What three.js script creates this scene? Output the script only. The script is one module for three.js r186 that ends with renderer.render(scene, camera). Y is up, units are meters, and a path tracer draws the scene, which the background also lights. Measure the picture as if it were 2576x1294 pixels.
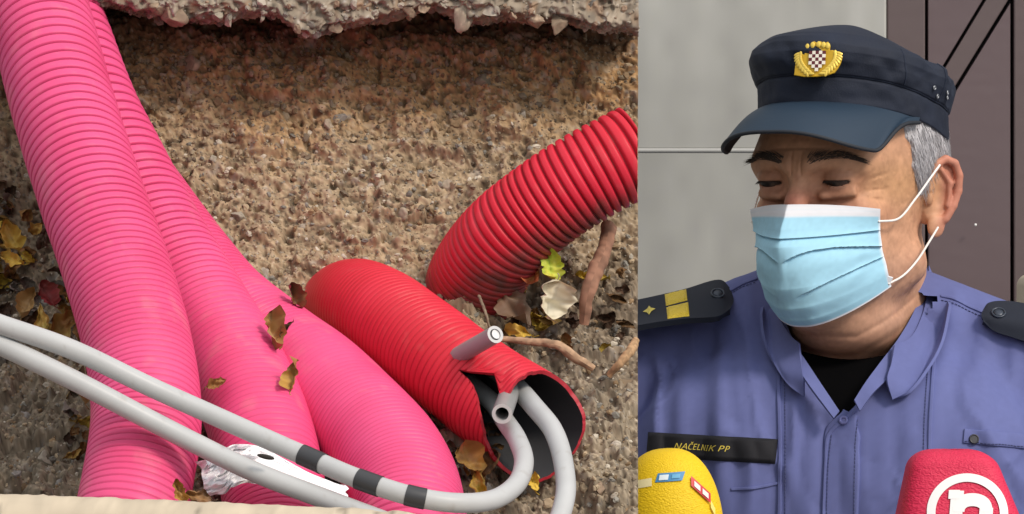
import * as THREE from 'three';
import { mergeGeometries, mergeVertices } from 'three/addons/utils/BufferGeometryUtils.js';
import { RoundedBoxGeometry } from 'three/addons/geometries/RoundedBoxGeometry.js';

// ---------------------------------------------------------------- camera, sky, sun, exposure
const scene = new THREE.Scene();
const F = 11994, CX = 1288, CY = 647, CAMY = 1.6;
const camera = new THREE.PerspectiveCamera(2 * Math.atan(CY / F) * 180 / Math.PI, 1024 / 514, 0.1, 200);
camera.position.set(0, CAMY, 0);
camera.lookAt(0, CAMY, -10);
const renderer = new THREE.WebGLRenderer({ antialias: true });
renderer.toneMapping = THREE.LinearToneMapping;
renderer.toneMappingExposure = 1.5;
renderer.shadowMap.enabled = true;
{
  // overcast sky, a little brighter where the sun stands behind the cloud (high, right, behind the camera)
  const w = 128, h = 64, a = new Float32Array(w * h * 4);
  const sd = new THREE.Vector3(0.55, 0.62, 0.6).normalize();
  for (let j = 0; j < h; j++) for (let i = 0; i < w; i++) {
    const th = ((j + 0.5) / h - 0.5) * Math.PI, ph = ((i + 0.5) / w - 0.5) * 2 * Math.PI;
    const d = new THREE.Vector3(Math.cos(th) * Math.cos(ph), Math.sin(th), Math.cos(th) * Math.sin(ph));
    const k = Math.max(0, d.dot(sd));
    let L = d.y > 0 ? 0.36 + 0.26 * d.y + 0.62 * k ** 3 : 0.2;
    const o = (j * w + i) * 4;
    a[o] = L * 0.985; a[o + 1] = L; a[o + 2] = L * 1.03; a[o + 3] = 1;
  }
  const t = new THREE.DataTexture(a, w, h, THREE.RGBAFormat, THREE.FloatType);
  t.mapping = THREE.EquirectangularReflectionMapping; t.magFilter = THREE.LinearFilter; t.minFilter = THREE.LinearFilter;
  t.colorSpace = THREE.LinearSRGBColorSpace; t.needsUpdate = true;
  scene.background = t; scene.environment = t;
}
const sun = new THREE.DirectionalLight(0xfff1e0, 1.5);
sun.position.set(0.55 * 6, 1.5 + 0.66 * 6, -3.6 + 0.6 * 6);
sun.target.position.set(0, 1.5, -3.6);
sun.castShadow = true; sun.shadow.radius = 22; sun.shadow.mapSize.set(2048, 2048);
Object.assign(sun.shadow.camera, { left: -2, right: 2, top: 2, bottom: -2, near: 0.5, far: 20 });
scene.add(sun, sun.target);

// ---------------------------------------------------------------- helpers
function rng(seed) { let s = seed >>> 0; return () => { s = (s + 0x6D2B79F5) >>> 0; let t = s; t = Math.imul(t ^ (t >>> 15), t | 1); t ^= t + Math.imul(t ^ (t >>> 7), t | 61); return ((t ^ (t >>> 14)) >>> 0) / 4294967296; }; }
function hash(x, y, z) { let h = Math.imul(x, 374761393) ^ Math.imul(y, 668265263) ^ Math.imul(z, 2147483647 - 1013904223); h = Math.imul(h ^ (h >>> 13), 1274126177); h ^= h >>> 16; return (h >>> 0) / 4294967296; }
function noise(x, y, z = 0) {           // value noise, -1..1
  const xi = Math.floor(x), yi = Math.floor(y), zi = Math.floor(z); let fx = x - xi, fy = y - yi, fz = z - zi;
  fx = fx * fx * (3 - 2 * fx); fy = fy * fy * (3 - 2 * fy); fz = fz * fz * (3 - 2 * fz);
  const l = (a, b, t) => a + (b - a) * t;
  const h = (i, j, k) => hash(xi + i, yi + j, zi + k);
  return 2 * l(l(l(h(0, 0, 0), h(1, 0, 0), fx), l(h(0, 1, 0), h(1, 1, 0), fx), fy), l(l(h(0, 0, 1), h(1, 0, 1), fx), l(h(0, 1, 1), h(1, 1, 1), fx), fy), fz) - 1;
}
const fbm = (x, y, z = 0, n = 4) => { let s = 0, a = 0.5, f = 1; for (let i = 0; i < n; i++) { s += a * noise(x * f + i * 17.3, y * f - i * 9.1, z * f + i * 3.7); a *= 0.5; f *= 2.03; } return s; };
const clamp = (x, a = 0, b = 1) => Math.max(a, Math.min(b, x));
const sstep = (a, b, x) => { const t = clamp((x - a) / (b - a)); return t * t * (3 - 2 * t); };
const lerp = (a, b, t) => a + (b - a) * t;
const V = (x, y, z) => new THREE.Vector3(x, y, z);
const P = (u, v, d) => V((u - CX) * d / F, CAMY - (v - CY) * d / F, -d);       // a point d metres in front of the camera
const used = {};
function numbered(n) { const k = used[n] = (used[n] ?? -1) + 1; return k ? `${n}_${String(k).padStart(3, '0')}` : n; }
function finish(m) { m.castShadow = true; m.receiveShadow = true; return m; }
function mesh(name, geo, mat, parent, label) { const m = finish(new THREE.Mesh(geo, mat)); m.name = parent === scene ? numbered(name) : name; parent.add(m); if (label) m.userData.label = label; return m; }
function tag(o, label, category, group) { o.userData.label = label; o.userData.category = category; if (group) o.userData.group = group; return o; }
function thing(name, label, category, base = V(0, 0, 0), group) { const g = new THREE.Group(); g.name = numbered(name); g.position.copy(base); scene.add(g); return tag(g, label, category, group); }
function rebase(g, base) { g.translate(-base.x, -base.y, -base.z); return g; }
const std = (c, rough = 0.7, o = {}) => new THREE.MeshPhysicalMaterial({ color: Array.isArray(c) ? new THREE.Color().setRGB(...c) : c, roughness: rough, ...o });
const vcol = (rough = 0.8, o = {}) => std(0xffffff, rough, { vertexColors: true, ...o });
function grid(nu, nv, fn, closedU = false) {                  // fn(i/nu, j/nv) -> {p, c?, uv?}
  const pos = [], col = [], uv = [], idx = []; let hasC = false;
  for (let j = 0; j <= nv; j++) for (let i = 0; i <= nu; i++) {
    const r = fn(i / nu, j / nv); const p = r.p ?? r; pos.push(p.x, p.y, p.z);
    if (r.c) { hasC = true; col.push(...r.c); } uv.push(...(r.uv ?? [i / nu, j / nv]));
  }
  const w = nu + 1;
  for (let j = 0; j < nv; j++) for (let i = 0; i < nu; i++) { const a = j * w + i; idx.push(a, a + 1, a + w, a + 1, a + w + 1, a + w); }
  const g = new THREE.BufferGeometry();
  g.setAttribute('position', new THREE.Float32BufferAttribute(pos, 3)); g.setAttribute('uv', new THREE.Float32BufferAttribute(uv, 2));
  if (hasC) g.setAttribute('color', new THREE.Float32BufferAttribute(col, 3));
  g.setIndex(idx); g.computeVertexNormals();
  return g;
}
function strip(g) { const o = new THREE.BufferGeometry(); o.setAttribute('position', g.attributes.position); o.setAttribute('normal', g.attributes.normal); o.setAttribute('uv', g.attributes.uv ?? new THREE.Float32BufferAttribute(new Float32Array(g.attributes.position.count * 2), 2)); if (g.attributes.color) o.setAttribute('color', g.attributes.color); if (g.index) o.setIndex(g.index); return o.index ? o.toNonIndexed() : o; }
const merge = (gs) => mergeGeometries(gs.map(strip));
function tube(pts, r, seg = 60, rad = 12, cap = true) {
  const c = new THREE.CatmullRomCurve3(pts, false, 'centripetal');
  const g = [new THREE.TubeGeometry(c, seg, r, rad)];
  if (cap) for (const t of [0, 1]) { const s = new THREE.SphereGeometry(r, rad, 6); const p = c.getPoint(t); s.translate(p.x, p.y, p.z); g.push(s); }
  return merge(g);
}
function surfaceNets(sdf, lo, hi, cell, keep) {               // sdf in mm, geometry in mm
  const n = [0, 1, 2].map((k) => Math.ceil((hi[k] - lo[k]) / cell) + 1), [nx, ny, nz] = n;
  const f = new Float32Array(nx * ny * nz);
  for (let k = 0, o = 0; k < nz; k++) for (let j = 0; j < ny; j++) for (let i = 0; i < nx; i++, o++) f[o] = sdf(lo[0] + i * cell, lo[1] + j * cell, lo[2] + k * cell);
  const id = new Int32Array(nx * ny * nz).fill(-1), pos = [], idx = []; const st = [1, nx, nx * ny];
  for (let k = 0; k < nz - 1; k++) for (let j = 0; j < ny - 1; j++) for (let i = 0; i < nx - 1; i++) {
    const o = i + j * nx + k * nx * ny; let m = 0, x = 0, y = 0, z = 0;
    let any = 0; for (let c = 0; c < 8; c++) if (f[o + (c & 1) + ((c >> 1) & 1) * nx + (c >> 2) * nx * ny] < 0) any |= 1 << c;
    if (any === 0 || any === 255) continue;
    for (let a = 0; a < 8; a++) for (let b = 0; b < 3; b++) if (!(a & (1 << b))) {
      const c = a | (1 << b); if (((any >> a) & 1) === ((any >> c) & 1)) continue;
      const fa = f[o + (a & 1) + ((a >> 1) & 1) * nx + (a >> 2) * nx * ny], fc = f[o + (c & 1) + ((c >> 1) & 1) * nx + (c >> 2) * nx * ny], t = fa / (fa - fc);
      x += (a & 1) + (b === 0 ? t : 0); y += ((a >> 1) & 1) + (b === 1 ? t : 0); z += (a >> 2) + (b === 2 ? t : 0); m++;
    }
    id[o] = pos.length / 3; pos.push(lo[0] + (i + x / m) * cell, lo[1] + (j + y / m) * cell, lo[2] + (k + z / m) * cell);
  }
  const quad = (a, b, c, d, flip) => {
    if (a < 0 || b < 0 || c < 0 || d < 0) return;
    if (keep && ![a, b, c, d].every((q) => keep(pos[q * 3], pos[q * 3 + 1], pos[q * 3 + 2]))) return;
    flip ? idx.push(a, c, b, a, d, c) : idx.push(a, b, c, a, c, d);
  };
  for (let k = 1; k < nz - 1; k++) for (let j = 1; j < ny - 1; j++) for (let i = 1; i < nx - 1; i++) {
    const o = i + j * nx + k * nx * ny;
    for (let b = 0; b < 3; b++) {
      const s0 = f[o] < 0, s1 = f[o + st[b]] < 0; if (s0 === s1) continue;
      const u = st[(b + 1) % 3], w = st[(b + 2) % 3];
      quad(id[o - u - w], id[o - w], id[o], id[o - u], !s0);
    }
  }
  const g = new THREE.BufferGeometry(), nor = new Float32Array(pos.length), e = cell * 0.5;
  for (let q = 0; q < pos.length; q += 3) {
    const [x, y, z] = [pos[q], pos[q + 1], pos[q + 2]];
    const a = sdf(x + e, y, z) - sdf(x - e, y, z), b = sdf(x, y + e, z) - sdf(x, y - e, z), c = sdf(x, y, z + e) - sdf(x, y, z - e), l = Math.hypot(a, b, c) || 1;
    nor[q] = a / l; nor[q + 1] = b / l; nor[q + 2] = c / l;
  }
  g.setAttribute('position', new THREE.Float32BufferAttribute(pos, 3)); g.setAttribute('normal', new THREE.BufferAttribute(nor, 3)); g.setIndex(idx);
  g.setAttribute('uv', new THREE.Float32BufferAttribute(new Float32Array(pos.length / 3 * 2), 2));
  return g;
}
function paint(g, fn) { const p = g.attributes.position, c = new Float32Array(p.count * 3); for (let i = 0; i < p.count; i++) c.set(fn(p.getX(i), p.getY(i), p.getZ(i), i), i * 3); g.setAttribute('color', new THREE.BufferAttribute(c, 3)); return g; }
// distance functions
const smin = (a, b, k) => { const h = clamp(0.5 + 0.5 * (b - a) / k); return b + (a - b) * h - k * h * (1 - h); };
const smax = (a, b, k) => -smin(-a, -b, k);
const ell = (x, y, z, cx, cy, cz, a, b, c) => { const X = (x - cx) / a, Y = (y - cy) / b, Z = (z - cz) / c, k0 = Math.hypot(X, Y, Z), k1 = Math.hypot(X / a, Y / b, Z / c); return k1 < 1e-9 ? -Math.min(a, b, c) : k0 * (k0 - 1) / k1; };
const cap = (x, y, z, A, B, ra, rb) => { const dx = B[0] - A[0], dy = B[1] - A[1], dz = B[2] - A[2], px = x - A[0], py = y - A[1], pz = z - A[2], t = clamp((px * dx + py * dy + pz * dz) / (dx * dx + dy * dy + dz * dz)); return Math.hypot(px - t * dx, py - t * dy, pz - t * dz) - lerp(ra, rb, t); };
// grey noise texture for grain and fine relief
function noiseTex(n, fn, srgb = false, rep = 1) {
  const a = new Uint8Array(n * n * 4);
  for (let j = 0; j < n; j++) for (let i = 0; i < n; i++) { const c = fn(i / n, j / n); const o = (j * n + i) * 4; for (let k = 0; k < 3; k++) a[o + k] = clamp(Array.isArray(c) ? c[k] : c) * 255; a[o + 3] = 255; }
  const t = new THREE.DataTexture(a, n, n); t.wrapS = t.wrapT = THREE.RepeatWrapping; t.magFilter = THREE.LinearFilter; t.minFilter = THREE.LinearMipmapLinearFilter; t.generateMipmaps = true; if (srgb) t.colorSpace = THREE.SRGBColorSpace; t.repeat.set(rep, rep); t.needsUpdate = true; return t;
}

// ================================================================ SETTING
// pavement that reaches the horizon
{
  const g = new THREE.PlaneGeometry(160, 160, 1, 1); g.rotateX(-Math.PI / 2);
  const tex = noiseTex(256, (x, y) => 0.42 + 0.09 * noise(x * 61, y * 57) + 0.06 * noise(x * 140, y * 133), true, 120);
  const m = mesh('pavement', g, std(0xffffff, 0.9, { map: tex }), scene); m.userData.kind = 'structure';
}

// ---- earth bank: profile as (v, d) pairs turned into height and depth
const PROFILE = [[1480, 3.12], [1340, 3.185], [1210, 3.23], [1050, 3.295], [870, 3.375], [700, 3.44], [600, 3.462], [400, 3.50], [90, 3.555], [40, 3.575], [-120, 3.60]];
const profCurve = new THREE.CatmullRomCurve3(PROFILE.map(([v, d]) => { const p = P(CX, v, d); return V(0, p.y, p.z); }), false, 'centripetal');
profCurve.arcLengthDivisions = 800;
const endX = (d) => 317 * d / F;                               // the bank is cut off here, obliquely
const XL = -0.52;
const bankBase = V(-0.2, 0, -3.4);
const bank = new THREE.Group(); bank.name = 'earth_bank'; bank.position.copy(bankBase); bank.userData.kind = 'structure'; scene.add(bank);
const vOf = (p) => CY + (CAMY - p.y) * F / -p.z, uOf = (p) => CX + p.x * F / -p.z;
function bankPoint(x, q) {                                       // q 0..1 along the profile
  const p = profCurve.getPointAt(clamp(q)), t = profCurve.getTangentAt(clamp(q)), n = V(0, t.z > 0 ? -t.z : -t.z, t.y).normalize(); // faces the camera
  const y = p.y * 1000, X = x * 1000, z = p.z * 1000;
  const v = vOf(p), u = CX + x * F / -p.z;
  const lower = sstep(560, 860, v);
  let h = 10 * fbm(X / 90, y / 90, z / 90, 3) + 8 * fbm(X / 26 + 5, y / 26, z / 26, 3); const cl = noise(X / 19 + 70, y / 15, z / 15); if (cl > 0.15) h += 5 * sstep(0.15, 0.4, cl);
  const clod = Math.abs(noise(X / 13 + 40, y / 13, z / 13)); h += (1 - clod) * 4.6 * (0.5 + lower); const ck = Math.abs(noise(X / 31 + 3, y / 24, z / 24 + 17)); h -= 4 * sstep(0.09, 0.0, ck) * sstep(0, 0.35, noise(X / 60, y / 60, 5)); const cl2 = Math.abs(noise(X / 5.5 + 11, y / 5.5, z / 5.5 + 2)); h += (1 - cl2) * 2.6;
  h += 2.6 * noise(X / 4.6, y / 4.6, z / 4.6 + 9) + 2.1 * noise(X / 2.3, y / 2.3, z / 2.3) + 0.9 * noise(X / 1.25, y / 1.25, z / 1.25);
  const pit = noise(X / 5.2 + 90, y / 4.4, z / 5 + 31); if (pit > 0.5) h -= (pit - 0.5) * 20;    // small voids
  const gap = noise(X / 4.7 + 60, y / 4.0, z / 4.2) + 0.35 * noise(X / 14, y / 12, z / 12 + 44); if (gap > 0.30) h -= 7.5 * (gap - 0.30) * (1 - 0.55 * lower);
  const lump = noise(X / 36 + 8, y / 27, z / 27); h += 7 * sstep(0.05, 0.25, lump) - 3;
  h *= lerp(0.72, 1.1, lower) * lerp(1, 0.8, sstep(150, 0, v));
  h -= 26 * sstep(330, 0, u) * sstep(380, 620, v);               // hollow at the left, behind the pink conduits
  h -= 14 * sstep(1180, 1300, u) * sstep(620, 760, v);           // the ground drops behind the red ones
  return { p: V(x, p.y + n.y * h / 1000, p.z + n.z * h / 1000), n, u, v, h };
}
{
  const nx = 620, nq = 560, rg = rng(11);
  const geo = grid(nx, nq, (a, q) => {
    const pc = profCurve.getPointAt(q), xe = endX(-pc.z), x = XL + (xe - XL) * a;
    const b = bankPoint(x, q), X = x * 1000, Y = b.p.y * 1000, Z = b.p.z * 1000, { u, v } = b;
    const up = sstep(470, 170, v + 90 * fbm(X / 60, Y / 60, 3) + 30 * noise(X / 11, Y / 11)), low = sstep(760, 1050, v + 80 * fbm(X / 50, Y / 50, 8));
    let c = [0.345, 0.255, 0.16];                                 // grey tan, mortar-like
    const mix = (d, t) => { c = c.map((s, k) => lerp(s, d[k], t)); };
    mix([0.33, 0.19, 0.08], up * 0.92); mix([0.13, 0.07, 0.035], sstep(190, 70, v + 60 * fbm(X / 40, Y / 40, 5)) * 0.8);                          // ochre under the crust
    mix([0.23, 0.195, 0.145], low * 0.7);
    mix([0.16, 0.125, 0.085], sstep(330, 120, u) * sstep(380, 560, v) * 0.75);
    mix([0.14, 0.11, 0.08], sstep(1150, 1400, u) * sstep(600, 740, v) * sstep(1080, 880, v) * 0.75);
    const g1 = noise(X / 2.4 + 7, Y / 2.4, Z / 2.4), g2 = noise(X / 1.5, Y / 1.5 + 50, Z / 1.5), g3 = noise(X / 6 + 3, Y / 6, Z / 6), g4 = noise(X / 17, Y / 17, Z / 17 + 5);
    const k = 1 + 0.3 * g1 + 0.28 * g2 + 0.22 * g3 + 0.2 * g4; c = c.map((s) => s * k);
    if (g1 > 0.55) mix([0.52, 0.44, 0.34], (g1 - 0.55) * 1.9);
    if (g2 < -0.45) mix([0.045, 0.03, 0.02], (-0.45 - g2) * 2.4); const yb = profCurve.getPointAt(q), gap = noise(X / 4.7 + 60, yb.y * 1000 / 4.0, yb.z * 1000 / 4.2) + 0.35 * noise(X / 14, yb.y * 1000 / 12, yb.z * 1000 / 12 + 44); if (gap > 0.36) mix([0.04, 0.026, 0.016], clamp((gap - 0.36) * 2.0, 0, 0.6)); if (gap < -0.35) mix([0.46, 0.37, 0.26], clamp((-0.35 - gap) * 0.9, 0, 0.5));
    if (g3 > 0.5) mix([0.32, 0.31, 0.29], (g3 - 0.5) * 1.2);
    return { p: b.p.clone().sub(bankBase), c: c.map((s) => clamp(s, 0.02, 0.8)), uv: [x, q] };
  });
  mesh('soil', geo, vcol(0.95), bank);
  // the end and the back of the bank: bare earth that closes the volume
  const N = 60, q = (i) => i / N;
  const side = grid(24, N, (a, b) => {
    const pc = profCurve.getPointAt(q(b * N)), xe = endX(-pc.z), p = bankPoint(xe, b).p;
    const r = 7 * fbm(a * 9, p.y * 30, 2) * a;
    return { p: V(p.x - 0.001 - a * 0.5 + r / 1000, p.y, p.z - 0.005 - a * 0.55).sub(bankBase), c: [0.3, 0.22, 0.14].map((s) => s * (1 + 0.4 * noise(a * 90, b * 90))) };
  });
  mesh('bank_end', side, vcol(0.95, { side: THREE.DoubleSide }), bank);
  const top = profCurve.getPointAt(1);
  const pl = grid(2, 2, (a, b) => ({ p: V(lerp(XL, endX(-top.z), a) - b * 0.5, top.y, top.z - b * 0.55).sub(bankBase), c: [0.2, 0.18, 0.16] }));
  mesh('bank_top', pl, vcol(0.95, { side: THREE.DoubleSide }), bank);
}
// ---- stones
function stoneGeo(seed, flat = 0.75) {
  const g = mergeVertices(new THREE.IcosahedronGeometry(1, 4).deleteAttribute('normal').deleteAttribute('uv')), p = g.attributes.position, r = rng(seed);
  const cuts = []; for (let i = 0; i < 12; i++) { const v = V(r() - 0.5, r() - 0.5, r() - 0.5).normalize(); cuts.push([v, 0.42 + 0.32 * r()]); }
  for (let i = 0; i < p.count; i++) {
    const v = V(p.getX(i), p.getY(i), p.getZ(i)); for (const [n, d] of cuts) { const t = v.dot(n); if (t > d) v.addScaledVector(n, (d - t) * 1.0); }
    v.multiplyScalar(1 + 0.12 * noise(v.x * 3.1 + seed, v.y * 3.1, v.z * 3.1) + 0.06 * noise(v.x * 8 + seed, v.y * 8, v.z * 8)); p.setXYZ(i, v.x, v.y * flat, v.z);
  }
  g.setAttribute('uv', new THREE.Float32BufferAttribute(new Float32Array(p.count * 2), 2)); paint(g, (x, y, z) => { const k = 1 + 0.3 * noise(x * 6, y * 6, z * 6 + seed) + 0.25 * noise(x * 14, y * 14, z * 14); return [k, k * 0.98, k * 0.95]; }); g.computeVertexNormals(); return g;
}
function crumbGeo(seed) { const g = mergeVertices(new THREE.IcosahedronGeometry(1, 1).deleteAttribute('normal').deleteAttribute('uv')), p = g.attributes.position, r = rng(seed); for (let i = 0; i < p.count; i++) { const k = 0.7 + 0.5 * r(); p.setXYZ(i, p.getX(i) * k, p.getY(i) * k * 0.75, p.getZ(i) * k); } const f = g.toNonIndexed(); f.computeVertexNormals(); f.setAttribute('uv', new THREE.Float32BufferAttribute(new Float32Array(f.attributes.position.count * 2), 2)); return f; }
const stoneGeos = [1, 2, 3, 4, 5, 6, 7].map((s) => stoneGeo(s * 13 + 1, 0.6 + 0.06 * s));
const grit = noiseTex(128, (x, y) => 0.5 + 0.3 * noise(x * 40, y * 40) + 0.2 * noise(x * 90, y * 90));
const stoneMats = [[0.36, 0.32, 0.26], [0.42, 0.35, 0.27], [0.27, 0.25, 0.23], [0.5, 0.45, 0.38], [0.30, 0.225, 0.16], [0.22, 0.18, 0.13], [0.38, 0.28, 0.2]].map((c) => std(c.map((s) => s * 0.85), 0.92, { vertexColors: true }));
function stoneAt(p, s, mi, gi, r, parent = bank) {
  const m = mesh('stone', stoneGeos[gi % 7], stoneMats[mi % 7], parent); m.position.copy(p).sub(bankBase); m.scale.set(s * (0.8 + 0.5 * r()), s * (0.8 + 0.4 * r()), s * (0.8 + 0.4 * r())); m.rotation.set(r() * 6, r() * 6, r() * 6); return m;
}
function qAt(v) { let a = 0, b = 1; for (let i = 0; i < 26; i++) { const m = (a + b) / 2; vOf(profCurve.getPointAt(m)) > v ? a = m : b = m; } return (a + b) / 2; }
function onBank(u, v) { const q = qAt(v), d = -profCurve.getPointAt(q).z; return bankPoint((u - CX) * d / F, q); }
{
  const r = rng(77);
  for (let i = 0; i < 150; i++) {
    const u = 230 + r() * 1360, v = 110 + r() * 1150; if (v > 760 && u < 1180) { if (u > 120) continue; }
    const b = onBank(u, v), s = (2.2 + 3.4 * r() ** 3) / 1000;
    stoneAt(b.p.clone().addScaledVector(b.n, -s * 0.35), s, v < 330 ? [4, 5, 6, 1, 6][Math.floor(r() * 5)] : Math.floor(r() * 7), Math.floor(r() * 7), r);
  }
  // the stones one can name by eye
  for (const [u, v, s, m] of [[545, 590, 8, 2], [600, 545, 7, 0], [480, 170, 9, 6], [855, 300, 6, 2], [825, 315, 6, 1], [1315, 300, 5, 3], [1240, 300, 3.5, 3], [1010, 545, 8, 1], [900, 255, 5, 4], [660, 690, 8, 3], [640, 720, 6, 0], [690, 700, 6, 1], [700, 480, 5, 6], [960, 480, 5, 1], [1100, 180, 7, 4], [1225, 210, 9, 5], [1130, 470, 6, 1], [760, 570, 6, 0], [1520, 620, 9, 2], [1566, 672, 10, 0], [1560, 860, 7, 2], [1540, 1010, 6, 2], [1480, 1180, 6, 1], [1550, 1120, 5, 3], [1510, 1240, 7, 6], [60, 1010, 6, 2], [110, 1120, 7, 0], [40, 1180, 6, 2], [150, 1190, 5, 2]]) {
    const b = onBank(u, v); stoneAt(b.p.clone().addScaledVector(b.n, -s * 0.0004), s / 1000, m, Math.floor(u), r);
  }
  // gravel nobody could count
  const n = 16000, g = new THREE.InstancedMesh(stoneGeo(99, 0.7).toNonIndexed(), std(0xffffff, 0.95), n); let k = 0; const M = new THREE.Matrix4(), c = new THREE.Color();
  const pal = [[0.42, 0.33, 0.22], [0.48, 0.37, 0.24], [0.26, 0.2, 0.14], [0.33, 0.22, 0.12], [0.3, 0.28, 0.24], [0.62, 0.55, 0.44]];
  const gg = crumbGeo(31); g.geometry = gg;
  for (let i = 0; i < n; i++) {
    const u = -60 + r() * 1655, v = 90 + r() * 1230, b = onBank(u, v), s = (0.5 + 2.0 * r() ** 6) / 1000;
    M.compose(b.p.clone().addScaledVector(b.n, s * 0.1).sub(bankBase), new THREE.Quaternion().setFromEuler(new THREE.Euler(r() * 6, r() * 6, r() * 6)), V(s * (0.7 + r()), s, s * (0.7 + r()))); g.setMatrixAt(k, M);
    const p = pal[Math.floor(r() * (v < 330 ? 4 : 5.6))], f = (0.55 + 0.45 * r()) * (v < 330 ? 0.75 : 0.95); g.setColorAt(k, c.setRGB(p[0] * f, p[1] * f, p[2] * f)); k++;
  }
  g.name = 'gravel'; g.userData.kind = 'stuff'; finish(g); bank.add(g);
}
// ---- broken crust of old paving that overhangs the bank
{
  const E = [[150, 12], [275, 12], [340, 30], [430, 48], [545, 54], [600, 40], [695, 38], [735, 70], [787, 92], [840, 75], [920, 60], [1003, 42], [1085, 24], [1165, 52], [1220, 55], [1275, 46], [1345, 62], [1400, 50], [1462, 58], [1540, 74], [1620, 86], [1700, 86]];
  const edge = (u) => { let i = 0; while (i < E.length - 2 && E[i + 1][0] < u) i++; const t = clamp((u - E[i][0]) / (E[i + 1][0] - E[i][0])); return lerp(E[i][1], E[i + 1][1], t); };
  const geo = grid(520, 150, (a, b) => {
    const u0 = -600 + a * 2206, U = u0; let v, d; const e = edge(U) - 11;
    if (b < 0.55) { v = lerp(-150, e, b / 0.55); d = 3.475 - 0.012 * sstep(-150, e, v) + 0.02 * sstep(e - 25, e, v) ** 3; } else { const t = (b - 0.55) / 0.45; v = e - 8 * t; d = 3.483 + 0.13 * t; }
    const p = P(U, v, d), X = p.x * 1000, Y = p.y * 1000, Z = p.z * 1000;
    const fade = sstep(1606, 1585, U);
    const l = 1 - Math.abs(noise(X / 9, Y / 9, Z / 9)), l2 = 1 - Math.abs(noise(X / 4.4 + 9, Y / 4.4, Z / 4.4)), h = (9 * fbm(X / 30, Y / 30, Z / 30, 3) + 6 * l * l + 4 * l2 * l2 + 2.8 * noise(X / 3.5, Y / 3.5, Z / 3.5) + 1.2 * noise(X / 1.7, Y / 1.7, Z / 1.7));
    p.z += h * 0.001 * (b < 0.55 ? 1 : 0.6); p.y -= h * 0.0006 * sstep(0.3, 0.6, b) * 1.0; p.x += 0.002 * noise(X / 6, Y / 6, Z / 6 + 70) * fade;
    const g1 = noise(X / 2.2, Y / 2.2, Z / 2.2), g2 = noise(X / 8 + 30, Y / 8, Z / 8); let c = [0.26, 0.212, 0.16].map((s) => s * (1 + 0.4 * g1 + 0.3 * g2)); const hol = noise(X / 3 + 60, Y / 3, Z / 3); if (hol > 0.45) c = c.map((s) => s * (1 - 1.5 * (hol - 0.45)));
    if (g2 < -0.35) c = c.map((s, k) => lerp(s, [0.3, 0.2, 0.13][k], (-0.35 - g2) * 2)); if (g1 > 0.5) c = c.map((s) => lerp(s, 0.55, (g1 - 0.5)));
    return { p: p.sub(bankBase), c };
  });
  mesh('paving_crust', geo, vcol(0.95, { side: THREE.DoubleSide }), bank, 'broken grey edge of old paving overhanging the earth');
  const r = rng(5);
  for (const [u, v, sx, m] of [[440, 36, 15, 4], [395, 24, 10, 4], [545, 38, 10, 0], [575, 48, 7, 3], [690, 30, 7, 0], [760, 62, 8, 0], [795, 78, 8, 2], [770, 88, 6, 3], [845, 66, 9, 4], [930, 40, 11, 4], [1030, 26, 9, 4], [1070, 20, 8, 6], [1165, 40, 13, 1], [1232, 24, 12, 3], [1288, 40, 9, 6], [1345, 56, 13, 6], [1405, 62, 12, 4], [1330, 22, 8, 0], [1475, 46, 8, 2], [1530, 66, 8, 0], [1575, 60, 9, 2], [820, 20, 7, 2], [880, 34, 6, 3], [700, 14, 6, 3], [1110, 8, 8, 0], [1400, 20, 7, 0], [1490, 14, 8, 2], [625, 20, 8, 0], [660, 44, 5, 0], [510, 16, 7, 5]])
    stoneAt(P(u, v, 3.462), sx / 1000 * 0.62, m, Math.floor(u), r).scale.x *= 1.25;
  const n = 2600, g = new THREE.InstancedMesh(crumbGeo(8), std(0xffffff, 0.95), n), M = new THREE.Matrix4(), c = new THREE.Color(), pp = geo.attributes.position, pal = [[0.3, 0.26, 0.21], [0.36, 0.31, 0.25], [0.22, 0.19, 0.16], [0.28, 0.19, 0.13], [0.42, 0.37, 0.3]];
  for (let i = 0; i < n; i++) { const k = Math.floor(r() * pp.count), s = (0.9 + 2.6 * r() ** 3) / 1000, q = pal[Math.floor(r() * 5)], f = 0.7 + 0.5 * r(); M.compose(V(pp.getX(k), pp.getY(k), pp.getZ(k)), new THREE.Quaternion().setFromEuler(new THREE.Euler(r() * 6, r() * 6, r() * 6)), V(s * (0.7 + 0.7 * r()), s, s * (0.7 + 0.6 * r()))); g.setMatrixAt(i, M); g.setColorAt(i, c.setRGB(q[0] * f, q[1] * f, q[2] * f)); }
  g.name = 'rubble_grit'; g.userData.kind = 'stuff'; finish(g); bank.add(g);
}
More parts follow.
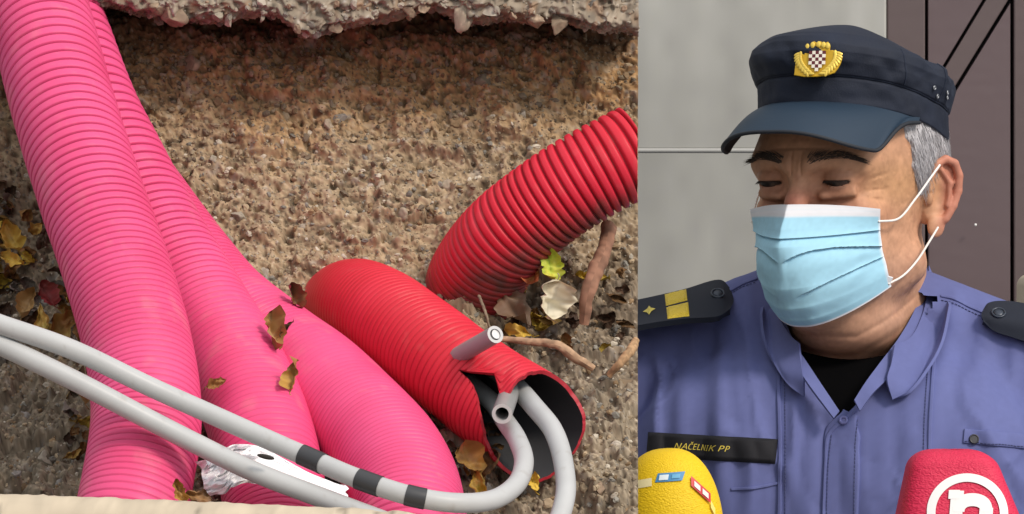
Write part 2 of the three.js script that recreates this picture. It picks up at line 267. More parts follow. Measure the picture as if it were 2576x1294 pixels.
// ---- pale kerb at the foot of the bank, closest to the camera
{
  const base = V(-0.2, 0, -2.93), g = thing('concrete_kerb', 'pale blurred concrete kerb edge along the bottom below the conduits', 'kerb', base);
  const geo = grid(160, 26, (a, b) => {
    const u = -500 + a * 2106, vt = 1243 + 0.048 * Math.max(u, -500) - 5 * sstep(0, 500, u) + 26 * sstep(1000, 1150, u) + 3 * noise(u / 80, 3) + 1.2 * noise(u / 17, 8);
    const d0 = 2.99, t = P(u, vt, d0); const X = t.x * 1000;
    let p; if (b < 0.4) p = V(t.x, t.y - 0.012 * (1 - b / 0.4) ** 2, t.z - 0.05 * (1 - b / 0.4)); else if (b < 0.55) { const k = (b - 0.4) / 0.15 * Math.PI / 2; p = V(t.x, t.y - 0.02 * (1 - Math.cos(k)), t.z + 0.02 * Math.sin(k)); } else { const k = (b - 0.55) / 0.45; p = V(t.x, lerp(t.y - 0.02, 0, k ** 2), t.z + 0.02); }
    const n = noise(X / 9, b * 9), n2 = noise(X / 3, b * 30); p.y += 0.0008 * n + 0.0004 * n2;
    const s = 1 + 0.1 * n + 0.08 * n2, dk = noise(X / 5 + 20, b * 22) > 0.72 ? 0.55 : 1; return { p: p.sub(base), c: [0.5 * s * dk, 0.425 * s * dk, 0.32 * s * dk] };
  });
  mesh('kerb_stone', geo, vcol(0.85, { side: THREE.DoubleSide }), g);
}

// ---- wall behind the man
const WD = 4.75;
{
  const tex = noiseTex(512, (x, y) => 0.5 + 0.05 * fbm(x * 5, y * 2.5, 1, 5) * 2 + 0.03 * noise(x * 120, y * 9) + 0.02 * noise(x * 200, y * 200));
  const cm = noiseTex(512, (x, y) => { const s = 1 + 0.2 * fbm(x * 11, y * 9, 4, 5) + 0.05 * noise(x * 130, y * 9) + 0.03 * noise(x * 250, y * 220); return [0.635 * s, 0.635 * s, 0.615 * s]; }, true);
  const grey = std(0xffffff, 0.62, { map: cm, bumpMap: tex, bumpScale: 0.0015 });
  const x0 = -2.2, x1 = P(2231, 0, WD).x, yS = P(0, 379, WD).y, base = V((x0 + x1) / 2, 0, -WD);
  const w = thing('concrete_wall', 'smooth light grey concrete wall with one level joint behind the man', 'wall', base);
  const slab = (name, ya, yb, dz, mat, th = 0.05) => { const g = new RoundedBoxGeometry(x1 - x0, yb - ya, th, 2, 0.003); const p = g.attributes.position, uv = g.attributes.uv; for (let i = 0; i < p.count; i++) uv.setXY(i, p.getX(i) * 0.3 + 0.5, p.getY(i) * 0.2 + 0.5); const m = mesh(name, g, mat, w); m.position.set(0, (ya + yb) / 2, dz - th / 2); return m; };
  slab('wall_panel', yS + 0.0008, 4, 0, grey); slab('wall_panel', 0, yS - 0.0008, 0.003, grey);
  slab('joint_strip', yS - 0.0022, yS + 0.0022, 0.0045, std([0.36, 0.36, 0.345], 0.7), 0.03);
  // brown purple panelled door to the right
  const dbase = V(P(2500, 0, WD).x, 0, -WD - 0.02), d = thing('panelled_door', 'dark mauve brown door with black diagonal grooves behind the right shoulder', 'door', dbase);
  const bumpD = noiseTex(256, (x, y) => 0.5 + 0.2 * noise(x * 30, y * 160) + 0.15 * noise(x * 150, y * 150));
  const mauve = std([0.118, 0.083, 0.088], 0.55, { bumpMap: bumpD, bumpScale: 0.0004 }), mauve2 = std([0.108, 0.078, 0.078], 0.55, { bumpMap: bumpD, bumpScale: 0.0004 });
  const black = std([0.012, 0.01, 0.01], 0.7);
  const back = new THREE.BoxGeometry(1.4, 4, 0.03); const bm = mesh('backing', back, black, d); bm.position.set(x1 + 0.7 - dbase.x, 2, -0.03);
  const panel = (pts, mat, th = 0.022, label) => {
    const s = new THREE.Shape(pts.map(([u, v]) => { const p = P(u, v, WD); return new THREE.Vector2(p.x - dbase.x, p.y); }));
    const g = new THREE.ExtrudeGeometry(s, { depth: th, bevelEnabled: true, bevelSize: 0.0015, bevelThickness: 0.0015, bevelSegments: 2, bevelOffset: -0.0015 }); const m = mesh('panel', g, mat, d, label); m.position.z = -0.012; return m;
  };
  const T = -5000, B = 4650;
  panel([[2233, T], [2329, T], [2329, B], [2233, B]], mauve2, 0.026);
  const l2inv = (u) => 6 + (u - 2540) / (2365 - 2540) * (290 - 6), l1inv = (u) => 6 + (u - 2475) / (2370 - 2475) * (180 - 6);
  panel([[2337, T], [2545, T], [2545, l1inv(2545) - 7], [2337, l1inv(2337) - 7]], mauve);
  panel([[2545, l1inv(2545) + 7], [2545, l2inv(2545) - 8], [2337, l2inv(2337) - 8], [2337, l1inv(2337) + 7]], mauve2);
  panel([[2545, l2inv(2545) + 8], [2545, B], [2337, B], [2337, l2inv(2337) + 8]], mauve);
  panel([[2554, T], [2900, T], [2900, B], [2554, B]], mauve2);
  const pin = new THREE.SphereGeometry(0.0014, 10, 8), pm = mesh('screw_head', pin, std([0.8, 0.8, 0.78], 0.3), d); { const p = P(2455, 566, WD - 0.005); pm.position.copy(p).sub(dbase); }
  // pale block at the right edge
  const pb = P(2686, 1500, 4.6), blk = thing('stone_block', 'pale beige block at the right edge beyond the right epaulette', 'block', V(pb.x, 0, -4.6));
  const g = new RoundedBoxGeometry(0.09, P(0, 690, 4.6).y, 0.1, 3, 0.012); const bm2 = mesh('block', g, std([0.5, 0.44, 0.34], 0.8), blk); bm2.position.y = P(0, 690, 4.6).y / 2; bm2.rotation.z = 0;
}

// ================================================================ CONDUITS
const bankClip = (p) => { const e = endX(-p.z); return p.x > e; };
function conduit(pts, r, o) {      // corrugated tube; o.pitch(t), o.amp(t), o.sEnd(phi, L), o.color(t, phi, p)
  const curve = new THREE.CatmullRomCurve3(pts.map((a) => P(...a)), false, 'centripetal'); curve.arcLengthDivisions = 600;
  const L = curve.getLength(), NR = o.rad ?? 88, rows = []; let s = 0, ph = 0; const step = 0.0005;
  while (s < L) { rows.push([s, ph]); ph += step / o.pitch(s / L); s += step; } rows.push([L, ph]);
  // transported frames, turned to the camera at the end
  const fr = []; let N = null;
  for (let k = rows.length - 1; k >= 0; k--) { const t = rows[k][0] / L, T = curve.getTangentAt(t), C = curve.getPointAt(t); if (!N) N = V(0, 0, 1); N = N.clone().addScaledVector(T, -N.dot(T)).normalize(); fr[k] = { C, T, N, B: T.clone().cross(N) }; }
  const at = (k, phi, R) => { const f = fr[k]; return f.C.clone().addScaledVector(f.N, R * Math.cos(phi)).addScaledVector(f.B, R * Math.sin(phi)); };
  const build = (inner) => {
    const pos = [], col = [], idx = [];
    for (let k = 0; k < rows.length; k++) for (let j = 0; j <= NR; j++) {
      const phi = (j / NR - 0.5) * 2 * Math.PI; let kk = k; const se = o.sEnd ? o.sEnd(phi, L) : L; if (rows[k][0] > se) { kk = Math.max(1, Math.min(rows.length - 1, Math.round(se / step))); }
      const t = rows[kk][0] / L, w = rows[kk][1] % 1, e = Math.abs(w - 0.5);
      const gr = Math.exp(-((e / (o.gw ?? 0.085)) ** 2)), rd = 0.05 * Math.cos(w * 6.283);
      const R = inner ? (r - (o.wall ?? 0.0048)) * (o.rs ? o.rs(t, phi) : 1) : (r - o.amp(t) * (gr - rd)) * (o.rs ? o.rs(t, phi) : 1) + 0.0003 * fbm(t * 22, Math.cos(phi) * 2 + 5, Math.sin(phi) * 2, 2);
      const p = at(kk, o.phiS ? o.phiS(L - 0.004 - rows[kk][0], phi) : phi, R); if (o.shape) o.shape(p, t, phi);
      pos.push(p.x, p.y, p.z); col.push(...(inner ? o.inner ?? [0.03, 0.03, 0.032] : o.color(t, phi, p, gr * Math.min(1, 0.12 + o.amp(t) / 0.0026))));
    }
    const w = NR + 1;
    for (let k = 0; k < rows.length - 1; k++) for (let j = 0; j < NR; j++) {
      const a = k * w + j; const se = o.sEnd ? Math.max(o.sEnd((j / NR - 0.5) * 2 * Math.PI, L), o.sEnd(((j + 1) / NR - 0.5) * 2 * Math.PI, L)) : L; if (rows[k][0] > se + step) continue;
      inner ? idx.push(a, a + 1, a + w, a + 1, a + w + 1, a + w) : idx.push(a, a + w, a + 1, a + 1, a + w, a + w + 1);
    }
    const g = new THREE.BufferGeometry(); g.setAttribute('position', new THREE.Float32BufferAttribute(pos, 3)); g.setAttribute('color', new THREE.Float32BufferAttribute(col, 3)); g.setAttribute('uv', new THREE.Float32BufferAttribute(new Float32Array(pos.length / 3 * 2), 2));
    g.setIndex(idx); g.computeVertexNormals();
    return g;
  };
  return { build, fr, rows, L, at, step };
}
const PINK = [0.72, 0.074, 0.21];
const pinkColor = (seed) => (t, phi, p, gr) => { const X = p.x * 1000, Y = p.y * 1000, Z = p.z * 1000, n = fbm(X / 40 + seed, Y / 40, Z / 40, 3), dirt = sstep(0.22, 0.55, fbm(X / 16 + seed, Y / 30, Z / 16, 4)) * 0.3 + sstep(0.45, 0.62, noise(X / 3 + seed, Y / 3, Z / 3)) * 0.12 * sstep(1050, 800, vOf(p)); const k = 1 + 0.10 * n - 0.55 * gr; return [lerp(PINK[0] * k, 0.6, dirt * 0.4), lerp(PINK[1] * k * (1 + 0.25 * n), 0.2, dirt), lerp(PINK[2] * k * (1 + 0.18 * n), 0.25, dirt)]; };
const plastic = (o = {}) => vcol(0.46, { side: THREE.DoubleSide, specularIntensity: 0.6, ...o });
function addConduit(name, label, pts, r, o, extra) {
  const base = P(...pts[pts.length - 1]), t = thing(name, label, 'conduit', base, o.group), c = conduit(pts, r, o);
  mesh('outer_wall', rebase(c.build(false), base), plastic(), t); mesh('lining', rebase(c.build(true), base), vcol(0.6, { side: THREE.DoubleSide }), t);
  return { t, c, base };
}
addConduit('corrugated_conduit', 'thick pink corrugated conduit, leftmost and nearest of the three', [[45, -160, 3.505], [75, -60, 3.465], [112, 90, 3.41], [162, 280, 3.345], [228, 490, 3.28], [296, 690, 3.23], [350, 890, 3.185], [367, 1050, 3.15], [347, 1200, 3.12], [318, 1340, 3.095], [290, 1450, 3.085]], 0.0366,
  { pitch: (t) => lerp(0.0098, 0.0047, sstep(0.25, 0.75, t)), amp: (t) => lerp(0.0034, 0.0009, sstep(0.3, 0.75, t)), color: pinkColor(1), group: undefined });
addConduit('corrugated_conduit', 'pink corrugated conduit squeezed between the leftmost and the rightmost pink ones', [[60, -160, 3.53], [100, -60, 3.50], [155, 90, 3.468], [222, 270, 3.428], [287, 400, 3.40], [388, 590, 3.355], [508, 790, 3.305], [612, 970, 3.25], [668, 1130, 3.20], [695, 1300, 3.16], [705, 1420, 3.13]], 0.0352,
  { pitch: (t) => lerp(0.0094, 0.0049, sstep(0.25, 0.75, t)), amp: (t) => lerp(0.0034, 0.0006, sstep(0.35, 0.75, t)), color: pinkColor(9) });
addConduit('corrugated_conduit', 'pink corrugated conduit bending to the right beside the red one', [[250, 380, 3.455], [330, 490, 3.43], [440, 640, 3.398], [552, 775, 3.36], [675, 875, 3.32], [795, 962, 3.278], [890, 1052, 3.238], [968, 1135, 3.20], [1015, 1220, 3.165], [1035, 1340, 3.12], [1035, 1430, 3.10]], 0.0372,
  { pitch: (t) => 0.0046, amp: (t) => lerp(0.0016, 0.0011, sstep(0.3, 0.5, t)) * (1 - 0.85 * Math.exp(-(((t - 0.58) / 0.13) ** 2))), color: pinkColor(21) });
const RED = [0.62, 0.022, 0.045];
const redColor = (seed, dirtFn) => (t, phi, p, gr) => {
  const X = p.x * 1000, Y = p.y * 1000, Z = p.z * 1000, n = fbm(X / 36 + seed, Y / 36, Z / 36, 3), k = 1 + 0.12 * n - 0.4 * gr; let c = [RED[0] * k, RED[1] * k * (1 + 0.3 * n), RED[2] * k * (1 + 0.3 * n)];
  const d = dirtFn ? dirtFn(t, phi, p) : 0; c = c.map((s, i) => lerp(s, [0.085, 0.05, 0.042][i], clamp(d))); const f = sstep(0.18, 0.42, fbm(X / 9, Y / 9, Z / 9 + seed, 4)) * 0.05; return c.map((s, i) => lerp(s, [0.45, 0.3, 0.25][i], f));
};
// the red one at the right, its lower end muddy and sunk in the ground
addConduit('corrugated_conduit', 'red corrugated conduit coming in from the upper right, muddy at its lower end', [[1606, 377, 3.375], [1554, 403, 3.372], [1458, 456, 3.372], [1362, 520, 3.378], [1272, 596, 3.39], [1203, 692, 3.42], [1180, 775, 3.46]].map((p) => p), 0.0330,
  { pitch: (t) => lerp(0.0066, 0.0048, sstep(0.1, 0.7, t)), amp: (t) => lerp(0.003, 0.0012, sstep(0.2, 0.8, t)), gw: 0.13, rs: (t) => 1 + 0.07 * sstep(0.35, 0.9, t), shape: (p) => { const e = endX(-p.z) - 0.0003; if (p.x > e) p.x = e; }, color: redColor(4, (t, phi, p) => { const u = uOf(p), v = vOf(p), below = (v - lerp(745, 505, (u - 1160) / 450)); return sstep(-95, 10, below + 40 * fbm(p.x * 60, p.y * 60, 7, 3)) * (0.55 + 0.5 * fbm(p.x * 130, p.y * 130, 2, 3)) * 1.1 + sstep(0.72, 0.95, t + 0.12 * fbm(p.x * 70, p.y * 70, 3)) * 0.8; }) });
// the red one in the middle, cut open at its end
const deg = Math.PI / 180;
const sEndD = (phi, L) => { const f = phi / deg; let back; if (f < -8) back = lerp(0.068, 0.017, sstep(-8, -15, f)); else if (f < 105) back = lerp(0.068, 0.002, ((f + 8) / 113) ** 0.38); else back = 0.004; if (f < -15) back = lerp(0.017, 0.022, sstep(-15, -60, f)); if (f < -75) back = lerp(0.022, -0.003, sstep(-75, -150, f)); if (f > 105 || f < -150) back = lerp(-0.003, 0.004, sstep(-150, -120, f < 0 ? f : f - 360) * (f > 0 ? 1 : 0)); return L - 0.004 - back - 0.0012 * noise(f / 7, 3); };
const phiD = (back, phi) => { const f = phi / deg; if (f > -8 || f < -150) return phi; const w = f > -15 ? sstep(-7, -15, f) : sstep(-150, -20, f), g = -34 * Math.exp(-(((back - 0.045) / 0.014) ** 2)) + 6 * Math.exp(-(((back - 0.014) / 0.012) ** 2)); return phi + g * w * deg; };
const rsD = (t, phi) => { const f = phi / deg, w = sstep(0.72, 1, t); return 1 + w * (0.0 + 0.17 * sstep(-8, -40, f) * sstep(-190, -90, f)); };
const cutPts = [[838, 815, 3.52], [862, 785, 3.45], [898, 770, 3.395], [965, 798, 3.345], [1030, 845, 3.31], [1130, 920, 3.27], [1230, 1000, 3.243], [1335, 1078, 3.215], [1372, 1103, 3.204]];
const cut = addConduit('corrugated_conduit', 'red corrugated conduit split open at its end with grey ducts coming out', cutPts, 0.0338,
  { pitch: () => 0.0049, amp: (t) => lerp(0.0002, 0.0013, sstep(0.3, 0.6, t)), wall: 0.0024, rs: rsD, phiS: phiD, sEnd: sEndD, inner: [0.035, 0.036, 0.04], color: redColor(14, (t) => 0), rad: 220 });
{ // the sawn edge that joins outer wall and lining
  const c = cut.c, n = 220; const g = grid(n, 1, (a, b) => { const phi = (a - 0.5) * 2 * Math.PI, se = sEndD(phi, c.L), k = Math.max(1, Math.min(c.rows.length - 1, Math.round(se / c.step))); return { p: c.at(k, phiD(c.L - 0.004 - c.rows[k][0], phi), (b < 0.5 ? 0.0338 : 0.0314) * rsD(c.rows[k][0] / c.L, phi)).sub(cut.base), c: [0.42, 0.02, 0.035] }; });
  mesh('cut_edge', g, vcol(0.5, { side: THREE.DoubleSide }), cut.t);
}
// grey ducts
const duct = () => std([0.50, 0.51, 0.515], 0.38, { specularIntensity: 0.6 });
function ductColor(g, seed) { return paint(g, (x, y, z) => { const k = 1 + 0.10 * fbm(x * 60 + seed, y * 60, z * 60, 4); const d = sstep(0.34, 0.5, fbm(x * 160, y * 160, z * 160 + seed, 3)) * 0.22; return [0.45, 0.46, 0.465].map((s, i) => lerp(s * k, [0.25, 0.21, 0.17][i], d)); }); }
const ductMat = vcol(0.4, { specularIntensity: 0.6 });
{
  const pts = [[-260, 735, 3.02], [-120, 775, 3.03], [0, 817, 3.05], [180, 880, 3.075], [380, 975, 3.09], [580, 1065, 3.09], [760, 1145, 3.08], [900, 1205, 3.06], [1040, 1250, 3.05], [1150, 1266, 3.055], [1240, 1258, 3.075], [1298, 1220, 3.10], [1318, 1165, 3.13], [1303, 1110, 3.165], [1272, 1062, 3.205], [1235, 1010, 3.245], [1180, 965, 3.27]].map((a) => P(...a));
  const base = pts[8].clone(), t = thing('grey_duct', 'upper light grey plastic duct with black bands, curling into the split red conduit', 'duct', base);
  const curve = new THREE.CatmullRomCurve3(pts, false, 'centripetal'), g = strip(new THREE.TubeGeometry(curve, 320, 0.0065, 22)); mesh('duct_tube', ductColor(rebase(g, base), 3), ductMat, t);
  const tape = std([0.035, 0.036, 0.04], 0.42);
  for (const [u0, u1] of [[757, 812], [900, 957], [1022, 1070]]) {                                  // black tape bands, each a sleeve of its own
    const find = (u) => { let a = 0, b = 0.75; for (let i = 0; i < 40; i++) { const m = (a + b) / 2; uOf(curve.getPointAt(m)) < u ? a = m : b = m; } return a; };
    const a = find(u0), b = find(u1), sub = new THREE.CatmullRomCurve3([0, 1, 2, 3, 4].map((i) => curve.getPointAt(lerp(a, b, i / 4))));
    mesh('tape_band', rebase(strip(new THREE.TubeGeometry(sub, 12, 0.0070, 22)), base), tape, t);
  }
  const pts2 = [[-260, 760, 3.03], [-120, 812, 3.04], [0, 868, 3.055], [200, 965, 3.075], [430, 1085, 3.085], [640, 1188, 3.08], [800, 1250, 3.07], [960, 1310, 3.05], [1130, 1372, 3.05], [1290, 1385, 3.06], [1385, 1340, 3.08], [1420, 1260, 3.10], [1418, 1170, 3.135], [1392, 1085, 3.17], [1345, 1025, 3.20], [1290, 965, 3.245], [1230, 920, 3.28]].map((a) => P(...a));
  const base2 = pts2[6].clone(), t2 = thing('grey_duct', 'lower light grey plastic duct without bands, lying over the white paper', 'duct', base2);
  mesh('duct_tube', ductColor(rebase(strip(new THREE.TubeGeometry(new THREE.CatmullRomCurve3(pts2, false, 'centripetal'), 320, 0.0067, 22)), base2), 8), ductMat, t2);
  const sp = P(668, 1150, 3.062), spot = new THREE.SphereGeometry(1, 12, 8); spot.scale(0.0045, 0.0012, 0.0012); spot.rotateZ(-0.2); spot.translate(sp.x, sp.y, sp.z); 
  const stub = (label, A, B, r, endCol) => {
    const pa = P(...A), pb = P(...B), base = pa.clone(), t = thing('duct_stub', label, 'duct', base), cv = new THREE.LineCurve3(pa, pb), dir = pb.clone().sub(pa).normalize();
    mesh('duct_tube', ductColor(rebase(strip(new THREE.TubeGeometry(cv, 10, r, 28)), base), 5), vcol(0.4, { side: THREE.DoubleSide, color: new THREE.Color().setRGB(0.62, 0.61, 0.6) }), t);
    const q = new THREE.Quaternion().setFromUnitVectors(V(0, 0, 1), dir);
    const ring = new THREE.RingGeometry(r * 0.66, r, 28, 1); ring.applyQuaternion(q); ring.translate(pb.x - base.x, pb.y - base.y, pb.z - base.z); mesh('cut_end', ring, std(endCol, 0.4, { side: THREE.DoubleSide }), t);
    const bore = new THREE.CylinderGeometry(r * 0.66, r * 0.66, 0.02, 24, 1, true); bore.rotateX(Math.PI / 2); bore.translate(0, 0, -0.01); bore.applyQuaternion(q); bore.translate(pb.x - base.x, pb.y - base.y, pb.z - base.z); mesh('bore', bore, std([0.3, 0.29, 0.29], 0.6, { side: THREE.DoubleSide }), t);
    return t;
  };
  const s1 = stub('short grey duct stub poking out of the slit on top of the red conduit', [1150, 897, 3.235], [1246, 842, 3.19], 0.0060, [0.5, 0.5, 0.5]);
  { const f = new THREE.CylinderGeometry(0.0034, 0.0034, 0.003, 16); f.rotateX(Math.PI / 2); const p = P(1246, 842, 3.193), b = P(1150, 897, 3.235); const dir = P(1246, 842, 3.19).sub(b).normalize(); f.applyQuaternion(new THREE.Quaternion().setFromUnitVectors(V(0, 0, 1), dir)); f.translate(p.x - b.x, p.y - b.y, p.z - b.z); mesh('pale_core', f, std([0.7, 0.7, 0.7], 0.3), s1); }
  stub('grey duct stub with an open mouth inside the split red conduit', [1290, 965, 3.245], [1263, 1042, 3.165], 0.0068, [0.55, 0.55, 0.54]);
}
// crumpled white paper
{
  const base = P(690, 1190, 3.10), t = thing('crumpled_paper', 'crumpled white paper scrap under the lower grey duct', 'paper'.replace('paper', 'paper'), base);
  const TL = [500, 1165], r = rng(3);
  const out = (a, b) => { // a along, b across
    const u = lerp(lerp(498, 600, b * 0.2), 872, a) + 8 * noise(a * 7, b * 5), top = lerp(1162, 1118, sstep(0, 0.28, a)) + 132 * sstep(0.32, 1, a) * 0.78, bot = lerp(1250, 1215, sstep(0.0, 0.3, a)) + 50 * sstep(0.4, 1, a);
    const v = lerp(top, bot + 14 * Math.abs(noise(a * 14, 2)) * (1 - a), b); return [u, v];
  };
  const g = grid(64, 28, (a, b) => { const [u, v] = out(a, b); const cr = 1 - Math.abs(noise(a * 9, b * 5, 1)), cr2 = Math.abs(noise(a * 17 + b * 9, b * 8 - a * 6, 5)), k = lerp(1, 0.25, sstep(0.25, 0.5, a)); const p = P(u, v, 3.112 + 0.012 * sstep(0.8, 0, b) - 0.010 * cr * k - 0.009 * cr2 * k - 0.006 * b); return { p: p.sub(base) }; });
  mesh('sheet', g.toNonIndexed(), std([0.86, 0.86, 0.88], 0.8, { side: THREE.DoubleSide }), t).geometry.computeVertexNormals();
  const sp = P(668, 1150, 3.066), spot = new THREE.SphereGeometry(1, 12, 8); spot.scale(0.0058, 0.0016, 0.001); spot.rotateZ(-0.22); const m = mesh('dead_leaf_flake', spot, std([0.02, 0.015, 0.012], 0.8), scene); m.position.copy(sp); tag(m, 'small black flake lying on the lower grey duct beside the paper', 'flake');
}

// ================================================================ LEAVES, TWIGS, ROOTS
function leafGeo(len, wid, curl, seed, lobed = 0) {
  return grid(16, 28, (a, b) => { const s = (a - 0.5) * 2, w = wid * Math.sin(Math.PI * b ** 0.85) ** 0.6 * (1 + 0.3 * noise(b * 5, seed, s > 0 ? 3 : 9) + 0.18 * noise(b * 14, seed + 5, s > 0 ? 3 : 9)) * 0.5, x = s * w, y = (b - 0.5) * len; const z = curl * len * (0.6 * s * s + 0.8 * (b - 0.5) ** 2) + 0.16 * len * noise(s * 1.6 + seed, b * 3, seed) + 0.06 * len * noise(s * 3 + seed, b * 8, seed) + 0.25 * len * (noise(seed, 3) > 0 ? s * (b - 0.5) * 2 : s * s * Math.abs(s) * 0.7) - (Math.abs(s) < 0.12 ? 0.02 * len : 0); const k = 1 + 0.2 * noise(s * 3, b * 9, seed) - (Math.abs(s) < 0.12 ? 0.2 : 0); return { p: V(x, y, z), c: [k, k, k] }; });
}
function leaf(label, u, v, d, lenPx, widPx, rot, c, seed, curl = 0.35, c2, name = 'fallen_leaf') {
  const px = d / F, base = P(u, v, d), t = thing(name, label, 'leaf', base);
  const g = leafGeo(lenPx * px, widPx * px, curl, seed, 0.06), cc = g.attributes.color, pp = g.attributes.position;
  for (let i = 0; i < cc.count; i++) { const f = c2 ? clamp(0.5 + pp.getY(i) / (lenPx * px) + 0.5 * noise(pp.getX(i) * 300, pp.getY(i) * 300, seed)) : 0; const k = cc.getX(i); cc.setXYZ(i, ...[0, 1, 2].map((j) => k * lerp(c[j], c2 ? c2[j] : c[j], f))); }
  mesh('blade', g, vcol(0.65, { side: THREE.DoubleSide }), t);
  const st = tube([V(0, -lenPx * px * 0.48, 0), V(0.001, -lenPx * px * 0.62, 0.002), V(0.002, -lenPx * px * 0.66, 0.001)], 0.0004, 8, 5); mesh('stalk', st, std(c.map((s) => s * 0.6), 0.7), t);
  t.rotation.set(...rot); return t;
}
const YEL = [0.62, 0.42, 0.05], BRN = [0.30, 0.15, 0.045], DRK = [0.12, 0.06, 0.03], OCH = [0.46, 0.27, 0.06], PAL = [0.62, 0.54, 0.38];
leaf('brown curled leaf stuck upright between the middle and right pink conduits', 684, 835, 3.246, 105, 60, [-0.4, 0.5, 0.15], [0.36, 0.2, 0.07], 1, 0.4, BRN);
leaf('small orange leaf lower in the gap between the middle and right pink conduits', 742, 945, 3.204, 80, 34, [-0.3, -0.5, -0.3], OCH, 2, 0.5, BRN);
leaf('small brown leaf on the seam between the left and middle pink conduits', 543, 965, 3.197, 52, 26, [-0.3, 0.2, -1.2], BRN, 3, 0.4);
leaf('dark leaf fragment on the right pink conduit beside the brown curled leaf', 722, 825, 3.25, 46, 14, [-0.4, 0, -0.8], DRK, 4, 0.5);
leaf('orange brown leaf wedged behind the left end of the split red conduit', 740, 750, 3.31, 70, 40, [-0.3, 0.3, 0.5], [0.35, 0.13, 0.05], 5, 0.4, DRK);
leaf('yellow green leaf below the right red conduit, uppermost of the leaves there', 1385, 672, 3.37, 75, 62, [-0.3, 0.2, 0.2], [0.55, 0.5, 0.06], 6, 0.25, [0.36, 0.5, 0.05]);
leaf('orange red leaf tucked behind the yellow green leaf', 1345, 680, 3.385, 80, 44, [-0.3, -0.3, -0.5], [0.5, 0.14, 0.05], 7, 0.3, OCH);
leaf('cream dried leaf folded into a point under the yellow green leaf', 1388, 752, 3.36, 100, 96, [0.25, 0.5, 2.8], PAL, 8, 0.55, [0.75, 0.7, 0.56]);
leaf('broad dull brown leaf on the ground left of the cream leaf', 1290, 775, 3.385, 130, 80, [-0.6, -0.1, 0.6], [0.21, 0.14, 0.09], 9, 0.2, DRK);
leaf('yellow leaf behind the end of the short grey duct stub', 1305, 838, 3.36, 76, 28, [-0.4, 0.1, 1.3], YEL, 10, 0.25, OCH);
leaf('large yellow brown leaf under the split end of the red conduit', 1180, 1160, 3.20, 90, 70, [-0.4, 0.3, 0.5], OCH, 11, 0.3, BRN);
leaf('yellow leaf standing below the large yellow brown leaf', 1205, 1225, 3.19, 80, 40, [-0.2, 0.1, 0.2], YEL, 12, 0.25, OCH);
leaf('dark brown leaf in the gap right of the rightmost pink conduit', 1235, 1180, 3.21, 90, 56, [-0.4, -0.4, -0.7], BRN, 13, 0.35, DRK);
leaf('small yellow leaf behind the bend of the banded grey duct', 1345, 1215, 3.2, 50, 26, [-0.3, 0.1, 0.1], YEL, 14, 0.3);
leaf('orange leaf by the kerb at the foot of the leftmost pink conduit', 450, 1238, 3.055, 64, 34, [-0.2, 0.2, 0.4], OCH, 15, 0.3, BRN);
leaf('dark brown leaf by the kerb left of the white paper', 500, 1252, 3.06, 70, 34, [-0.2, 0.1, 1.3], DRK, 16, 0.3, BRN);
leaf('dark red leaf at the left beside the leftmost pink conduit', 118, 742, 3.28, 72, 52, [-0.3, 0.3, 0.6], [0.3, 0.04, 0.045], 17, 0.25, [0.22, 0.05, 0.04]);
leaf('tan leaf left of the dark red leaf', 70, 765, 3.29, 80, 46, [-0.4, 0, -0.4], [0.4, 0.25, 0.1], 18, 0.3, BRN);
leaf('yellow leaf upright just above the upper grey duct at left', 104, 810, 3.26, 84, 30, [-0.2, 0, 0.1], [0.5, 0.38, 0.1], 19, 0.25, OCH);
leaf('olive leaf between the upper grey duct and leftmost pink conduit', 160, 822, 3.26, 80, 54, [-0.3, 0.2, -0.9], [0.3, 0.2, 0.05], 20, 0.3, BRN);
leaf('yellow leaf at the left edge, middle of the leaf litter', 30, 655, 3.30, 64, 34, [-0.3, 0.1, 1.2], YEL, 21, 0.3, OCH);
leaf('mustard leaf at the left edge above the yellow leaf', 30, 600, 3.31, 84, 50, [-0.3, 0.1, 0.5], [0.42, 0.28, 0.05], 22, 0.3, OCH);
leaf('brown leaf hidden below the ducts beside the leftmost pink conduit', 205, 975, 3.21, 90, 36, [-0.3, 0.3, 0.2], BRN, 23, 0.3, DRK);
{ // the litter nobody could count at the left, and some under the right conduits
  const r = rng(9), gs = []; const add = (u, v, big, dark) => { const b = onBank(u, v), px = 3.35 / F, g = leafGeo((30 + 40 * r()) * px * big, (16 + 22 * r()) * px * big, 0.2 + 0.4 * r(), Math.floor(r() * 99), 0.06); const c = [YEL, BRN, DRK, OCH, DRK, [0.26, 0.22, 0.18]][Math.floor(r() * 6)], f = (0.6 + 0.6 * r()) * dark; const cc = g.attributes.color; for (let i = 0; i < cc.count; i++) { const k = cc.getX(i) * f; cc.setXYZ(i, c[0] * k, c[1] * k, c[2] * k); } g.rotateX(-0.6 + r() - 0.2); g.rotateY((r() - 0.5) * 1.2); g.rotateZ(r() * 6); const p = b.p.clone().addScaledVector(b.n, 0.004 + 0.006 * r()); g.translate(p.x, p.y, p.z); gs.push(g); };
  for (let i = 0; i < 70; i++) { const v = 440 + r() * 430; add(-80 + r() * (120 + (v - 440) * 0.5), v, 1, 0.8); }
  for (let i = 0; i < 34; i++) add(1100 + r() * 220, 1060 + r() * 200, 0.9, 0.8);
  for (let i = 0; i < 34; i++) add(1220 + r() * 360, 690 + r() * 190, 0.9, 0.6);
  for (let i = 0; i < 14; i++) add(170 + r() * 60, 900 + r() * 250, 0.9, 0.7);
  const m = mesh('leaf_litter', merge(gs), vcol(0.75, { side: THREE.DoubleSide }), scene); m.userData.kind = 'stuff'; m.userData.label = 'brown and yellow leaf litter on the soil beside the conduits'; m.userData.category = 'leaf litter';
}
